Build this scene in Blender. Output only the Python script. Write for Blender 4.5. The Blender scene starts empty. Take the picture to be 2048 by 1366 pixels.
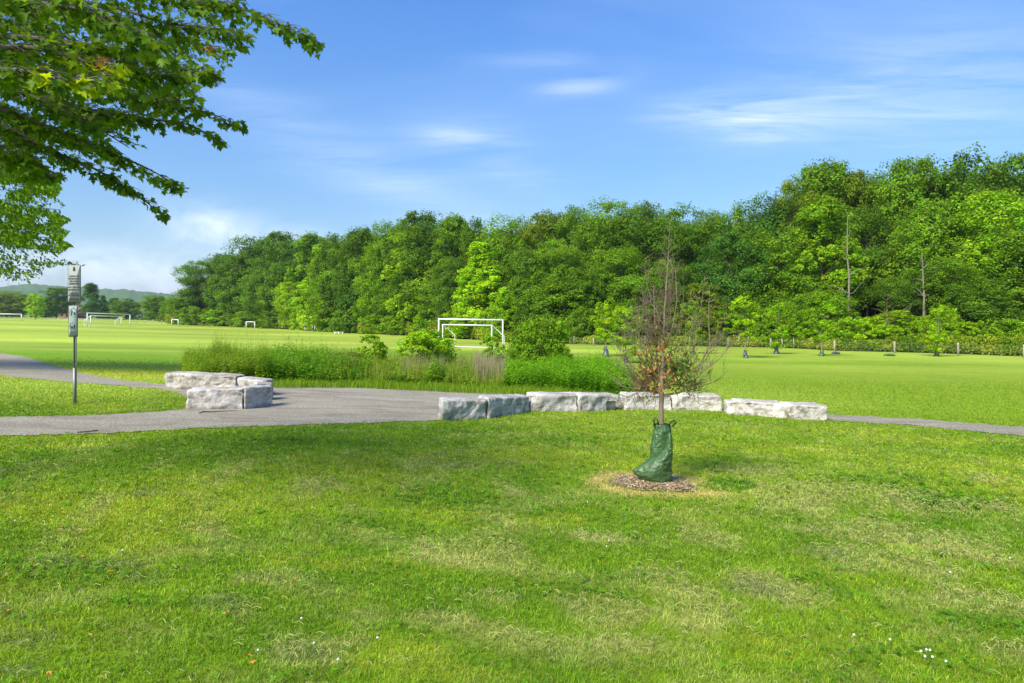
import bpy, bmesh, math, random
import numpy as np
from mathutils import Vector, noise as mnoise

# ------------------------------------------------------------------ camera, world, sun, exposure
sc = bpy.context.scene
COL = sc.collection
HAZE = 0.00013
F, CX, HOR, EYE = 1300.0, 1024.0, 628.0, 1.75      # focal length in photo pixels, centre column, eye-level row, eye height

cam_d = bpy.data.cameras.new("camera")
cam = bpy.data.objects.new("camera", cam_d); COL.objects.link(cam)
cam.location = (0, 0, EYE); cam.rotation_euler = (math.radians(90), 0, 0)
cam_d.sensor_width = 36; cam_d.lens = 36 * F / 2048
cam_d.shift_y = -(683 - HOR) / 2048
cam_d.clip_start = 0.05; cam_d.clip_end = 12000
sc.camera = cam

SUN_EL, SUN_AZ = math.radians(46), math.radians(-140)   # azimuth clockwise from +Y (view direction)
w = bpy.data.worlds.new("World"); sc.world = w; w.use_nodes = True
nt = w.node_tree; nt.nodes.clear()
def N(nt, t, **kw):
    n = nt.nodes.new(t)
    for k, v in kw.items(): setattr(n, k, v)
    return n
def L(nt, a, b): nt.links.new(a, b)
def M(nt, op, a, b=None, c=None, clamp=False):
    n = nt.nodes.new('ShaderNodeMath'); n.operation = op; n.use_clamp = clamp
    for i, v in enumerate((a, b, c)):
        if v is None: continue
        if isinstance(v, (int, float)): n.inputs[i].default_value = v
        else: nt.links.new(v, n.inputs[i])
    return n.outputs[0]
out = N(nt, 'ShaderNodeOutputWorld'); bg = N(nt, 'ShaderNodeBackground'); bg.inputs[1].default_value = 0.135
sky = N(nt, 'ShaderNodeTexSky'); sky.sky_type = 'NISHITA'; sky.sun_disc = False
sky.sun_elevation = SUN_EL; sky.sun_rotation = SUN_AZ
sky.air_density = 1.0; sky.dust_density = 0.6; sky.ozone_density = 2.2
hsv = N(nt, 'ShaderNodeHueSaturation'); hsv.inputs['Saturation'].default_value = 1.26; hsv.inputs['Value'].default_value = 1.0
L(nt, sky.outputs[0], hsv.inputs['Color'])
# clear deep blue overhead easing to a pale blue horizon
tc0 = N(nt, 'ShaderNodeTexCoord'); sp0 = N(nt, 'ShaderNodeSeparateXYZ'); L(nt, tc0.outputs['Generated'], sp0.inputs[0])
elr = N(nt, 'ShaderNodeValToRGB'); L(nt, M(nt, 'MAXIMUM', sp0.outputs[2], 0), elr.inputs[0]); e_ = elr.color_ramp.elements
e_[0].position = 0; e_[0].color = (.62, .68, .80, 1); e_[1].position = .6; e_[1].color = (1.03, 1.10, 1.34, 1)
for p_, c_ in ((.05, (.68, .73, .82)), (.12, (.78, .81, .86)), (.25, (1.0, 1.0, 1.06)), (.4, (1.04, 1.10, 1.28))):
    e1 = e_.new(p_); e1.color = (*c_, 1)
skm = N(nt, 'ShaderNodeMix', data_type='RGBA', blend_type='MULTIPLY'); skm.inputs['Factor'].default_value = 1
L(nt, hsv.outputs[0], skm.inputs['A']); L(nt, elr.outputs[0], skm.inputs['B'])
# thin high cloud: gathered round a few directions of the sky and broken up by stretched noise
tc = N(nt, 'ShaderNodeTexCoord'); sep = N(nt, 'ShaderNodeSeparateXYZ'); L(nt, tc.outputs['Generated'], sep.inputs[0])
ysafe = M(nt, 'MAXIMUM', sep.outputs[1], 0.02)
U = M(nt, 'DIVIDE', sep.outputs[0], ysafe); V = M(nt, 'DIVIDE', sep.outputs[2], ysafe)
cmb = N(nt, 'ShaderNodeCombineXYZ'); L(nt, U, cmb.inputs[0]); L(nt, V, cmb.inputs[1])
def cloud_noise(sx, sy, rot, detail, rough, seed):
    mp = N(nt, 'ShaderNodeMapping'); L(nt, cmb.outputs[0], mp.inputs[0])
    mp.inputs['Rotation'].default_value = (0, 0, rot); mp.inputs['Scale'].default_value = (sx, sy, 1); mp.inputs['Location'].default_value = (seed, seed * .7, 0)
    nz = N(nt, 'ShaderNodeTexNoise'); nz.inputs['Scale'].default_value = 1; nz.inputs['Detail'].default_value = detail; nz.inputs['Roughness'].default_value = rough
    nz.inputs['Distortion'].default_value = 0.6
    L(nt, mp.outputs[0], nz.inputs['Vector']); return nz.outputs[0]
streak = cloud_noise(2.6, 26, -0.20, 10, 0.66, 3.1)
puff = cloud_noise(7, 13, 0, 8, 0.62, 9.3)
broad = cloud_noise(1.2, 3.5, 0.3, 4, 0.5, 1.7)
def ell(X, R, rx, ry, rot, amp):
    cu, cv = (X - CX) / F, (HOR - R) / F
    du = M(nt, 'SUBTRACT', U, cu); dv = M(nt, 'SUBTRACT', V, cv)
    c, s = math.cos(rot), math.sin(rot)
    a = M(nt, 'ADD', M(nt, 'MULTIPLY', du, c * F / rx), M(nt, 'MULTIPLY', dv, s * F / rx))
    b = M(nt, 'ADD', M(nt, 'MULTIPLY', du, -s * F / ry), M(nt, 'MULTIPLY', dv, c * F / ry))
    q = M(nt, 'ADD', M(nt, 'MULTIPLY', a, a), M(nt, 'MULTIPLY', b, b))
    return M(nt, 'MULTIPLY', M(nt, 'EXPONENT', M(nt, 'MULTIPLY', q, -1)), amp)
def addn(lst):
    o = lst[0]
    for x in lst[1:]: o = M(nt, 'ADD', o, x)
    return o
g_st = addn([ell(1480, 240, 150, 38, -0.10, .62), ell(1600, 225, 220, 60, .1, .35), ell(1165, 172, 85, 20, 0.12, .55), ell(1060, 122, 130, 16, 0, .25),
             ell(930, 270, 110, 35, 0, .45), ell(1850, 190, 330, 110, 0.05, .38), ell(1000, 330, 150, 40, -.4, .3),
             ell(760, 350, 380, 60, -.45, .42), ell(1950, 60, 300, 90, 0, .1)])
g_pf = addn([ell(410, 455, 95, 42, -.1, 1.0), ell(200, 530, 190, 42, 0, .95), ell(560, 480, 90, 30, 0, .7), ell(300, 580, 400, 50, 0, .6)])
st = M(nt, 'MULTIPLY', g_st, M(nt, 'MULTIPLY', M(nt, 'SUBTRACT', streak, 0.34, clamp=True), 2.2))
pf = M(nt, 'MULTIPLY', g_pf, M(nt, 'MULTIPLY', M(nt, 'SUBTRACT', puff, 0.33, clamp=True), 3.0), clamp=True)
br = M(nt, 'MULTIPLY', M(nt, 'SUBTRACT', broad, 0.50, clamp=True), 0.4)
cl = M(nt, 'ADD', M(nt, 'ADD', st, M(nt, 'MULTIPLY', pf, .8)), br, clamp=True)
mixc = N(nt, 'ShaderNodeMix', data_type='RGBA'); L(nt, cl, mixc.inputs['Factor'])
L(nt, skm.outputs['Result'], mixc.inputs['A']); mixc.inputs['B'].default_value = (6.3, 7.0, 8.2, 1)
L(nt, mixc.outputs['Result'], bg.inputs[0]); L(nt, bg.outputs[0], out.inputs[0])

sun_d = bpy.data.lights.new("sun", 'SUN'); sun_d.energy = 4.7; sun_d.angle = math.radians(23.0); sun_d.color = (1, .93, .80)
sun = bpy.data.objects.new("sun", sun_d); COL.objects.link(sun)
sdir = Vector((math.sin(SUN_AZ) * math.cos(SUN_EL), math.cos(SUN_AZ) * math.cos(SUN_EL), math.sin(SUN_EL)))
sun.rotation_euler = sdir.to_track_quat('Z', 'Y').to_euler(); sun.location = (-20, -20, 30)
sc.view_settings.view_transform = 'Standard'; sc.view_settings.look = 'None'
sc.view_settings.exposure = 0.5; sc.view_settings.gamma = 1; sc.view_settings.use_curve_mapping = False
sc.cycles.max_bounces = 8; sc.cycles.transparent_max_bounces = 8; sc.cycles.volume_bounces = 0

# ------------------------------------------------------------------ helpers
def tag(o, label=None, cat=None, group=None, kind=None):
    if label: o['label'] = label
    if cat: o['category'] = cat
    if group: o['group'] = group
    if kind: o['kind'] = kind
    return o
def empty(name, loc, label=None, cat=None, group=None, rz=0, scale=(1, 1, 1)):
    o = bpy.data.objects.new(name, None); COL.objects.link(o)
    o.location = loc; o.rotation_euler = (0, 0, rz); o.scale = scale; o.empty_display_size = .1
    return tag(o, label, cat, group)
def link(name, me, parent=None, loc=None):
    o = bpy.data.objects.new(name, me); COL.objects.link(o)
    if parent: o.parent = parent
    if loc is not None: o.location = loc
    return o
def np_mesh(name, V_, faces, mat, col=None, smooth=False):
    """faces: list of (n,k) int arrays"""
    me = bpy.data.meshes.new(name)
    V_ = np.asarray(V_, dtype=np.float32)
    me.vertices.add(len(V_)); me.vertices.foreach_set('co', V_.ravel())
    faces = [np.asarray(f, dtype=np.int32) for f in faces if len(f)]
    tot = sum(f.size for f in faces); npoly = sum(len(f) for f in faces)
    me.loops.add(tot); me.polygons.add(npoly)
    me.loops.foreach_set('vertex_index', np.concatenate([f.ravel() for f in faces]))
    ls = []; s = 0
    for f in faces:
        ls.append(s + np.arange(len(f)) * f.shape[1]); s += f.size
    me.polygons.foreach_set('loop_start', np.concatenate(ls).astype(np.int32))
    if smooth: me.polygons.foreach_set('use_smooth', np.ones(npoly, dtype=bool))
    if col is not None:
        a = me.color_attributes.new('col', 'FLOAT_COLOR', 'POINT')
        c = np.ones((len(V_), 4), dtype=np.float32); c[:, :3] = col
        a.data.foreach_set('color', c.ravel())
    me.update(calc_edges=True); me.validate()
    if mat: me.materials.append(mat)
    return me
class MB:
    """collects tubes / boxes into one mesh"""
    def __init__(s): s.v = []; s.q = []; s.t = []; s.n = 0; s.c = []
    def add(s, v, q=None, t=None, col=None):
        v = np.asarray(v, float).reshape(-1, 3)
        if q is not None and len(q): s.q.append(np.asarray(q) + s.n)
        if t is not None and len(t): s.t.append(np.asarray(t) + s.n)
        s.v.append(v); s.n += len(v)
        s.c.append(np.tile(np.array(col if col is not None else (1, 1, 1)), (len(v), 1)) if np.ndim(col) < 2 else np.asarray(col))
    def tube(s, pts, rad, sides=6, cap=True, col=None):
        pts = np.asarray(pts, float); n = len(pts); rad = np.broadcast_to(np.asarray(rad, float), (n,))
        d = np.gradient(pts, axis=0); d /= np.linalg.norm(d, axis=1)[:, None] + 1e-9
        ref = np.array([0, 0, 1.]) if abs(d[0][2]) < .9 else np.array([1., 0, 0])
        a = np.cross(d, ref); a /= np.linalg.norm(a, axis=1)[:, None] + 1e-9
        b = np.cross(d, a)
        th = np.linspace(0, 2 * math.pi, sides, endpoint=False)
        ring = pts[:, None] + rad[:, None, None] * (np.cos(th)[None, :, None] * a[:, None] + np.sin(th)[None, :, None] * b[:, None])
        i = np.arange(n - 1)[:, None] * sides; j = np.arange(sides)[None]; j2 = (j + 1) % sides
        q = np.stack([i + j, i + j2, i + sides + j2, i + sides + j], -1).reshape(-1, 4)
        v = ring.reshape(-1, 3); t = []
        if cap:
            c0, c1 = len(v), len(v) + 1
            v = np.vstack([v, pts[0], pts[-1]])
            for k in range(sides):
                t.append((c0, (k + 1) % sides, k)); t.append((c1, (n - 1) * sides + k, (n - 1) * sides + (k + 1) % sides))
        s.add(v, q, t, col)
    def box(s, c, size, rz=0, col=None, taper=1.0):
        x, y, z = [k / 2 for k in size]
        v = np.array([(-x, -y, -z), (x, -y, -z), (x, y, -z), (-x, y, -z), (-x * taper, -y * taper, z), (x * taper, -y * taper, z), (x * taper, y * taper, z), (-x * taper, y * taper, z)])
        cc, ss = math.cos(rz), math.sin(rz)
        v = v @ np.array([[cc, ss, 0], [-ss, cc, 0], [0, 0, 1]]) + np.array(c)
        s.add(v, [(0, 3, 2, 1), (4, 5, 6, 7), (0, 1, 5, 4), (1, 2, 6, 5), (2, 3, 7, 6), (3, 0, 4, 7)], None, col)
    def mesh(s, name, mat, smooth=False):
        fs = []
        if s.q: fs.append(np.concatenate(s.q))
        if s.t: fs.append(np.concatenate(s.t))
        return np_mesh(name, np.concatenate(s.v), fs, mat, np.concatenate(s.c), smooth)

def W(X, R, Y): return np.array([(X - CX) * Y / F, Y, EYE + (HOR - R) * Y / F])

_tab = {}
def vnoise(x, y, scale, seed=0):
    """smooth value noise in [0,1]"""
    if seed not in _tab: _tab[seed] = np.random.RandomState(1000 + seed).rand(256, 256)
    T = _tab[seed]; u = np.asarray(x) / scale; v = np.asarray(y) / scale
    iu = np.floor(u).astype(int); iv = np.floor(v).astype(int); fu = u - iu; fv = v - iv
    fu = fu * fu * (3 - 2 * fu); fv = fv * fv * (3 - 2 * fv)
    g = lambda a, b: T[a % 256, b % 256]
    return (g(iu, iv) * (1 - fu) + g(iu + 1, iv) * fu) * (1 - fv) + (g(iu, iv + 1) * (1 - fu) + g(iu + 1, iv + 1) * fu) * fv
def fbm(x, y, scale, seed=0, octs=4):
    o = 0; a = 1; t = 0
    for k in range(octs):
        o = o + a * vnoise(x + 17.3 * k, y - 9.1 * k, scale / 2 ** k, seed + k); t += a; a *= .5
    return o / t

# ---- terrain: heights by image column and forward distance
_cols = np.array([-600, 0, 512, 1024, 1536, 2048, 2600.])
_ys = np.array([.5, 3, 8, 12.5, 20, 30, 55, 80, 120, 200, 400, 5000.])
_z = np.array([
 [0, 0, 0, 0, 0, 0, 0],
 [-.03, -.04, -.05, -.06, -.07, -.08, -.09],
 [-.02, -.05, -.15, -.3, -.42, -.45, -.5],
 [0, 0, -.15, -.35, -.45, -.56, -.6],
 [-.05, -.1, -.3, -.6, -.8, -.95, -1.05],
 [-.1, -.2, -.45, -.9, -1.15, -1.35, -1.5],
 [-.25, -.35, -.8, -1.15, -1.5, -1.85, -2.1],
 [-.35, -.5, -1.3, -1.75, -2.2, -2.5, -2.7],
 [-.4, -.6, -1.9, -2.5, -3.0, -3.3, -3.4],
 [-.1, -.3, -2.5, -3.0, -3.4, -3.6, -3.7],
 [.1, .2, -2.2, -3.0, -3.4, -3.6, -3.7],
 [0, 0, -1, -2, -2, -2, -2]])
_gx = np.linspace(-600, 2600, 65); _gy = np.linspace(math.log(.5), math.log(5000), 180)
_t = np.array([np.interp(_gy, np.log(_ys), _z[:, i]) for i in range(len(_cols))])
_g = np.array([np.interp(_gx, _cols, _t[:, j]) for j in range(len(_gy))])      # [y, x]
def _blur(a, axis, k):
    ker = np.exp(-np.linspace(-2, 2, 2 * k + 1) ** 2); ker /= ker.sum()
    p = np.apply_along_axis(lambda r: np.convolve(np.pad(r, k, mode='edge'), ker, mode='valid'), axis, a)
    return p
_g = _blur(_blur(_g, 0, 5), 1, 5)
def ground(x, y):
    x = np.asarray(x, float); y = np.asarray(y, float)
    a = np.arctan2(x, y); ac = np.clip(a, -.84, .84); r = np.hypot(x, y)
    tx = np.clip(CX + F * np.tan(ac), -600, 2600); Yp = np.clip(r * np.cos(ac), .5, 5000)
    fx = (tx + 600) / 3200 * 64; fy = (np.log(Yp) - _gy[0]) / (_gy[-1] - _gy[0]) * 179
    ix = np.clip(fx.astype(int), 0, 63); iy = np.clip(fy.astype(int), 0, 178); fx = fx - ix; fy = fy - iy
    z = (_g[iy, ix] * (1 - fx) + _g[iy, ix + 1] * fx) * (1 - fy) + (_g[iy + 1, ix] * (1 - fx) + _g[iy + 1, ix + 1] * fx) * fy
    near = np.exp(-(r / 30) ** 2)
    return z + near * .05 * (vnoise(x, y, 2.3, 40) - .5) + .02 * near * (vnoise(x, y, .6, 41) - .5)
_scanY = np.exp(np.linspace(math.log(2), math.log(900), 3000))
def G(X, R):
    """the ground point seen at photo pixel (X, R)"""
    x = (X - CX) * _scanY / F; z = ground(x, _scanY); row = HOR + (EYE - z) * F / _scanY
    k = np.argmax(row < R)
    k = max(k, 1); t = (row[k - 1] - R) / (row[k - 1] - row[k] + 1e-9); Y = _scanY[k - 1] + t * (_scanY[k] - _scanY[k - 1])
    return np.array([(X - CX) * Y / F, Y, float(ground((X - CX) * Y / F, Y))])
def gz(x, y): return float(ground(x, y))
def proj(x, y, z):
    return CX + F * x / y, HOR + F * (EYE - z) / y
def inpoly(x, y, poly):
    x = np.asarray(x); y = np.asarray(y); r = np.zeros(x.shape, bool); n = len(poly)
    for i in range(n):
        x1, y1 = poly[i]; x2, y2 = poly[(i + 1) % n]
        if y1 == y2: continue
        c = ((y1 > y) != (y2 > y)) & (x < (x2 - x1) * (y - y1) / (y2 - y1) + x1)
        r ^= c
    return r

# ------------------------------------------------------------------ materials
def mat(name):
    m = bpy.data.materials.new(name); m.use_nodes = True; t = m.node_tree
    b = t.nodes.get('Principled BSDF'); return m, t, b
def setin(b, **kw):
    for k, v in kw.items():
        b.inputs[k.replace('_', ' ')].default_value = v
def noise_ramp(t, scale, stops, detail=6, rough=.6, coord='Object', vec=None, distort=0):
    tcn = N(t, 'ShaderNodeTexCoord'); nz = N(t, 'ShaderNodeTexNoise'); nz.inputs['Scale'].default_value = scale
    nz.inputs['Detail'].default_value = detail; nz.inputs['Roughness'].default_value = rough; nz.inputs['Distortion'].default_value = distort
    if vec is not None:
        mp = N(t, 'ShaderNodeMapping'); mp.inputs['Scale'].default_value = vec; L(t, tcn.outputs[coord], mp.inputs[0]); L(t, mp.outputs[0], nz.inputs['Vector'])
    else: L(t, tcn.outputs[coord], nz.inputs['Vector'])
    r = N(t, 'ShaderNodeValToRGB'); e = r.color_ramp.elements
    while len(e) < len(stops): e.new(.5)
    for i, (p, c) in enumerate(stops): e[i].position = p; e[i].color = (*c, 1)
    L(t, nz.outputs[0], r.inputs[0]); return r.outputs[0], nz.outputs[0]
def bump(t, b, h, dist, strength=1.0):
    n = N(t, 'ShaderNodeBump'); n.inputs['Distance'].default_value = dist; n.inputs['Strength'].default_value = strength
    L(t, h, n.inputs['Height']); L(t, n.outputs[0], b.inputs['Normal'])
def mulc(t, a, b):
    m = N(t, 'ShaderNodeMix', data_type='RGBA', blend_type='MULTIPLY'); m.inputs['Factor'].default_value = 1
    for s, v in (('A', a), ('B', b)):
        if isinstance(v, tuple): m.inputs[s].default_value = (*v, 1)
        else: L(t, v, m.inputs[s])
    return m.outputs['Result']
def plain(name, c, rough=.6, metal=0, var=.12, scale=30, bumpd=0.0):
    m, t, b = mat(name)
    o, h = noise_ramp(t, scale, [(.3, tuple(k * (1 - var) for k in c)), (.7, tuple(min(1, k * (1 + var)) for k in c))])
    L(t, o, b.inputs['Base Color']); setin(b, Roughness=rough, Metallic=metal)
    if bumpd: bump(t, b, h, bumpd)
    return m
def leaf_mat(name, use_obj=True, trans=.35, rough=.5, spec=.25, glow=(1.25, 1.15, .5)):
    m, t, b = mat(name); t.nodes.remove(b)
    o = [n for n in t.nodes if n.type == 'OUTPUT_MATERIAL'][0]
    at = N(t, 'ShaderNodeAttribute', attribute_name='col'); c = at.outputs['Color']
    if use_obj:
        oi = N(t, 'ShaderNodeObjectInfo'); c = mulc(t, c, oi.outputs['Color'])
    p = N(t, 'ShaderNodeBsdfPrincipled'); L(t, c, p.inputs['Base Color']); setin(p, Roughness=rough); p.inputs['Specular IOR Level'].default_value = spec
    tr = N(t, 'ShaderNodeBsdfTranslucent'); L(t, mulc(t, c, glow), tr.inputs[0])
    mx = N(t, 'ShaderNodeMixShader'); mx.inputs[0].default_value = trans
    L(t, p.outputs[0], mx.inputs[1]); L(t, tr.outputs[0], mx.inputs[2]); L(t, mx.outputs[0], o.inputs[0])
    return m
m_leaf = leaf_mat('foliage', spec=.08, rough=.6, trans=.42)
m_grass = leaf_mat('grass_blades', use_obj=False, trans=.3, rough=.6, spec=.06, glow=(1.2, 1.1, .4))
m_straw = leaf_mat('dry_grass', use_obj=False, trans=.15, rough=.7, spec=.1, glow=(1, 1, .9))
def bark_mat(name, c1, c2, sc_=6, bd=.02):
    m, t, b = mat(name)
    o, h = noise_ramp(t, sc_, [(.3, c1), (.7, c2)], vec=(3, 3, .6), rough=.7); L(t, o, b.inputs['Base Color']); setin(b, Roughness=.9); bump(t, b, h, bd)
    return m
m_bark = bark_mat('bark', (.06, .05, .04), (.17, .15, .12))
m_bark_pale = bark_mat('pale_bark', (.14, .12, .085), (.30, .26, .19))
m_bark_young = bark_mat('young_bark', (.15, .11, .07), (.30, .23, .15), 40, .002)
m_twig = bark_mat('dead_twigs', (.12, .085, .05), (.27, .20, .125), 30, .001)
m_white = plain('white_paint', (.82, .83, .82), .4, 0, .04, 8)
m_steel = plain('galvanised_steel', (.42, .43, .44), .45, .8, .15, 20)
m_wood = plain('weathered_wood', (.33, .29, .20), .85, 0, .25, 6, .004)
m_tpost = plain('metal_stake', (.35, .35, .33), .6, .3, .2, 9)

# ------------------------------------------------------------------ lawn colour as a function of place
def ell_mask(x, y, X, R, rx, rr, seed=0, ragged=.5):
    """soft patch on the ground centred under photo pixel (X,R), half sizes given in photo pixels"""
    c = G(X, R); e = G(X + rx, R); d1 = G(X, R + rr); d2 = G(X, max(R - rr, 660))
    sx = abs(e[0] - c[0]) + .01; sy = abs(d2[1] - d1[1]) / 2 + .01
    q = ((x - c[0]) / sx) ** 2 + ((y - c[1]) / sy) ** 2
    q = q * .8 + ragged * 5.5 * (fbm(x, y, .6, 60 + seed, 4) - .5) + 2.5 * (fbm(x * .6, y * 1.5, .16, 65 + seed, 2) - .5)
    return np.clip(1.15 - q, 0, 1) ** 1.3
STRAW = [(640, 965, 60, 12), (1490, 945, 90, 14), (1660, 985, 150, 22), (1600, 1020, 120, 25), (1720, 1060, 110, 20),
         (1000, 1075, 70, 14), (940, 1100, 110, 26), (1200, 1075, 45, 8), (850, 1085, 24, 8), (1740, 1125, 120, 26),
         (1860, 1140, 80, 16), (1570, 1190, 70, 32), (1200, 1225, 60, 26), (1400, 1210, 80, 40), (960, 1190, 60, 20),
         (1920, 1100, 90, 26), (1980, 1210, 80, 25), (1020, 985, 25, 6), (1075, 1000, 35, 6), (1540, 940, 40, 8), (1900, 1010, 120, 18),
         (350, 1065, 70, 9), (460, 1215, 75, 20), (620, 1300, 90, 28), (500, 1160, 50, 8), (890, 1240, 70, 12), (700, 1020, 60, 7),
         (1250, 1290, 60, 16), (1130, 1200, 50, 20), (1980, 960, 60, 8), (1330, 1150, 90, 8), (1450, 1080, 80, 14), (900, 935, 60, 5), (2010, 1310, 50, 20)]
DARKSTRAW = [(70, 1240, 45, 10), (10, 1232, 30, 8), (60, 1280, 60, 16), (450, 1212, 60, 16), (300, 1165, 60, 9), (210, 1135, 70, 7), (620, 1310, 60, 20), (150, 1128, 60, 6),
             (290, 990, 20, 5), (1000, 1150, 60, 8), (1500, 1180, 50, 12), (1680, 1110, 60, 8), (40, 1345, 30, 8)]
CLOVER = [(640, 1060, 90, 25), (120, 1145, 130, 25), (1180, 1175, 130, 35), (1700, 1330, 160, 35), (1960, 1250, 90, 30), (1640, 1170, 60, 20), (1780, 960, 150, 14),
          (900, 990, 110, 18), (300, 1210, 120, 18), (500, 1290, 90, 20), (60, 1060, 70, 18), (1450, 970, 50, 9), (1150, 880, 90, 10), (1930, 1000, 120, 14), (560, 880, 70, 8)]
YEL = [(1000, 1040, 160, 16), (900, 1320, 200, 30), (650, 1120, 140, 25), (420, 1010, 160, 18), (1680, 1290, 180, 30), (1500, 900, 200, 14), (1000, 910, 200, 14), (1850, 880, 150, 10), (880, 1040, 100, 16), (230, 1050, 140, 14)]
RING = (1310, 968)
def patches(x, y, lst, seed):
    o = np.zeros(np.shape(x))
    for i, p in enumerate(lst): o = np.maximum(o, ell_mask(x, y, *p, seed=seed + i % 5))
    return o
_rc = G(*RING)
def arcs(x, y):
    d = np.hypot(x - _rc[0] + .6, (y - _rc[1]) * 1.0) + .5 * (fbm(x, y, 2.2, 120, 3) - .5)
    return np.clip(np.sin(d * 2 * math.pi / 1.05) * 1.6 - .5, 0, 1) * np.clip(2.2 * (fbm(x, y, .8, 124, 3) - .42), 0, 1) * np.clip((d - .9) / .5, 0, 1) * np.clip((8 - d) / 3, 0, 1)
def ring_r(x, y):
    q = np.hypot((x - _rc[0]) / .78, (y - _rc[1]) / .62)
    return q + .28 * (fbm(x, y, .25, 90, 3) - .5)
C_BASE = np.array([.160, .260, .010]); C_DARK = np.array([.100, .200, .008]); C_YEL = np.array([.265, .325, .018]); C_STRAW = np.array([.34, .34, .085]); C_FIELD = np.array([.335, .430, .052])
def mixv(a, b, t): t = np.asarray(t)[..., None]; return a * (1 - t) + b * t
def lawn_color(x, y):
    x = np.asarray(x, float); y = np.asarray(y, float); r = np.hypot(x, y)
    n1 = fbm(x, y, 1.6, 1, 4); n2 = fbm(x, y, .45, 7, 3); n3 = fbm(x, y, 9, 12, 3)
    c = np.broadcast_to(C_BASE, x.shape + (3,)).copy()
    near = r < 16
    c = mixv(c, C_DARK, np.clip((.5 - n1) * 3.2, 0, .9)); c = mixv(c, C_YEL, np.clip((n1 - .54) * 2.6 + (n3 - .5) * 1.2, 0, .7))
    c = mixv(c, C_STRAW, np.clip((n2 - .58) * 1.6, 0, .4))
    s = np.where(near, 1., 0.)
    xm, ym = x[near], y[near]
    if xm.size:
        cn = c[near]
        cn = mixv(cn, C_DARK * 1.0, patches(xm, ym, CLOVER, 1) * .35); cn = mixv(cn, C_YEL, patches(xm, ym, YEL, 2) * .55)
        cn = mixv(cn, C_STRAW, np.clip(patches(xm, ym, STRAW, 3) * .38 + arcs(xm, ym) * .6, 0, .7)); cn = mixv(cn, np.array([.17, .21, .06]), patches(xm, ym, DARKSTRAW, 4) * .35)
        q = ring_r(xm, ym); cn = mixv(cn, np.array([.44, .35, .10]), np.clip(1 - np.abs(q - .90) / .34, 0, 1) * .95)
        c[near] = cn
    # playing field: mown bands, paler
    fd = np.clip((r - 15) / 6, 0, 1); fld = C_FIELD * (1 + .7 * (fbm(x * .6, y, 11, 22, 4)[..., None] - .5))
    band = .5 + .5 * np.sin((y * .97 + x * .22) / 7.5 + 2 * vnoise(x, y, 25, 30)); fld = fld * (0.90 + .14 * band[..., None])
    dk = fbm(x * .25, y, 6, 33, 4); fld = mixv(fld, np.array([.15, .26, .016]), np.clip((dk - .48) * 4, 0, .8) * np.clip(1 - (r - 45) / 50, 0, 1))
    # darker green band, then a paler strip, between the paths and the pitch
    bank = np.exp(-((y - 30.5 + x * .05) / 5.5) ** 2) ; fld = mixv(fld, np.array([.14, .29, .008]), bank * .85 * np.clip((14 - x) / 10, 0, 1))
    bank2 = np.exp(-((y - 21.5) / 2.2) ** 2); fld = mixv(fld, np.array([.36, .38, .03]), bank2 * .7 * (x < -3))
    rt = np.clip(x / 12, 0, 1) * np.clip((46 - y) / 20, 0, 1); fld = mixv(fld, np.array([.175, .275, .012]), rt * .9)
    c = mixv(c, fld, fd)
    return np.clip(c, 0, 1)

# ------------------------------------------------------------------ ground
az = np.concatenate([np.linspace(-math.pi, -.86, 60, endpoint=False), np.linspace(-.86, .86, 420, endpoint=False), np.linspace(.86, math.pi, 60)])
rr = np.concatenate([[.4], np.exp(np.linspace(math.log(.8), math.log(5200), 460))])
A, R_ = np.meshgrid(az, rr); gx, gy = np.sin(A) * R_, np.cos(A) * R_
gv = np.stack([gx, gy, ground(gx, gy)], -1).reshape(-1, 3); na = len(az)
i = np.arange(len(rr) - 1)[:, None] * na; j = np.arange(na - 1)[None]
gq = np.stack([i + j, i + j + 1, i + na + j + 1, i + na + j], -1).reshape(-1, 4)[:, ::-1]
ctr = len(gv); gv = np.vstack([gv, [0, 0, gz(0, .1)]]); gt = np.array([(ctr, k + 1, k) for k in range(na - 1)])
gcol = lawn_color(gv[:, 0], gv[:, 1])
m_ground, t, b = mat('lawn')
at = N(t, 'ShaderNodeAttribute', attribute_name='col')
o1, h1 = noise_ramp(t, 5.5, [(.3, (.72, .74, .70)), (.7, (1.2, 1.18, 1.2))], detail=10, rough=.7)
o2, h2 = noise_ramp(t, .8, [(.35, (.88, .9, .88)), (.65, (1.1, 1.08, 1.05))], detail=8, rough=.7, vec=(.5, 1.6, 1))
L(t, mulc(t, mulc(t, at.outputs['Color'], o1), o2), b.inputs['Base Color']); setin(b, Roughness=.9); b.inputs['Specular IOR Level'].default_value = .1
bump(t, b, h1, .05, .5)
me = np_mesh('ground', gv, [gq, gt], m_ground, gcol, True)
tag(link('ground', me), kind='structure')

# ------------------------------------------------------------------ gravel path
UP = [(-500, 640 + 30), (-200, 690), (0, 706), (60, 716), (120, 735), (180, 750), (250, 762), (330, 769), (450, 771), (555, 772), (700, 775), (880, 781), (1050, 787), (1250, 800), (1440, 813), (1660, 829), (1850, 840), (2048, 855), (2300, 875), (2600, 900)]
ISL_T = [(-500, 735), (-200, 744), (0, 752), (100, 762), (200, 769), (300, 777), (352, 783), (378, 800)]
ISL_B = [(-500, 832), (-200, 835), (0, 835), (200, 831), (330, 823), (378, 818)]
LOW = [(-500, 885), (-200, 878), (0, 873), (200, 868), (400, 857), (600, 851), (780, 845), (875, 842), (1000, 826), (1240, 815), (1450, 822), (1660, 842), (1800, 850), (2048, 873), (2300, 900), (2600, 935)]
def pl(line, X): return np.interp(X, [p[0] for p in line], [p[1] for p in line])
path_poly = UP + LOW[::-1]; isl_poly = ISL_T + ISL_B[::-1]
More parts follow.
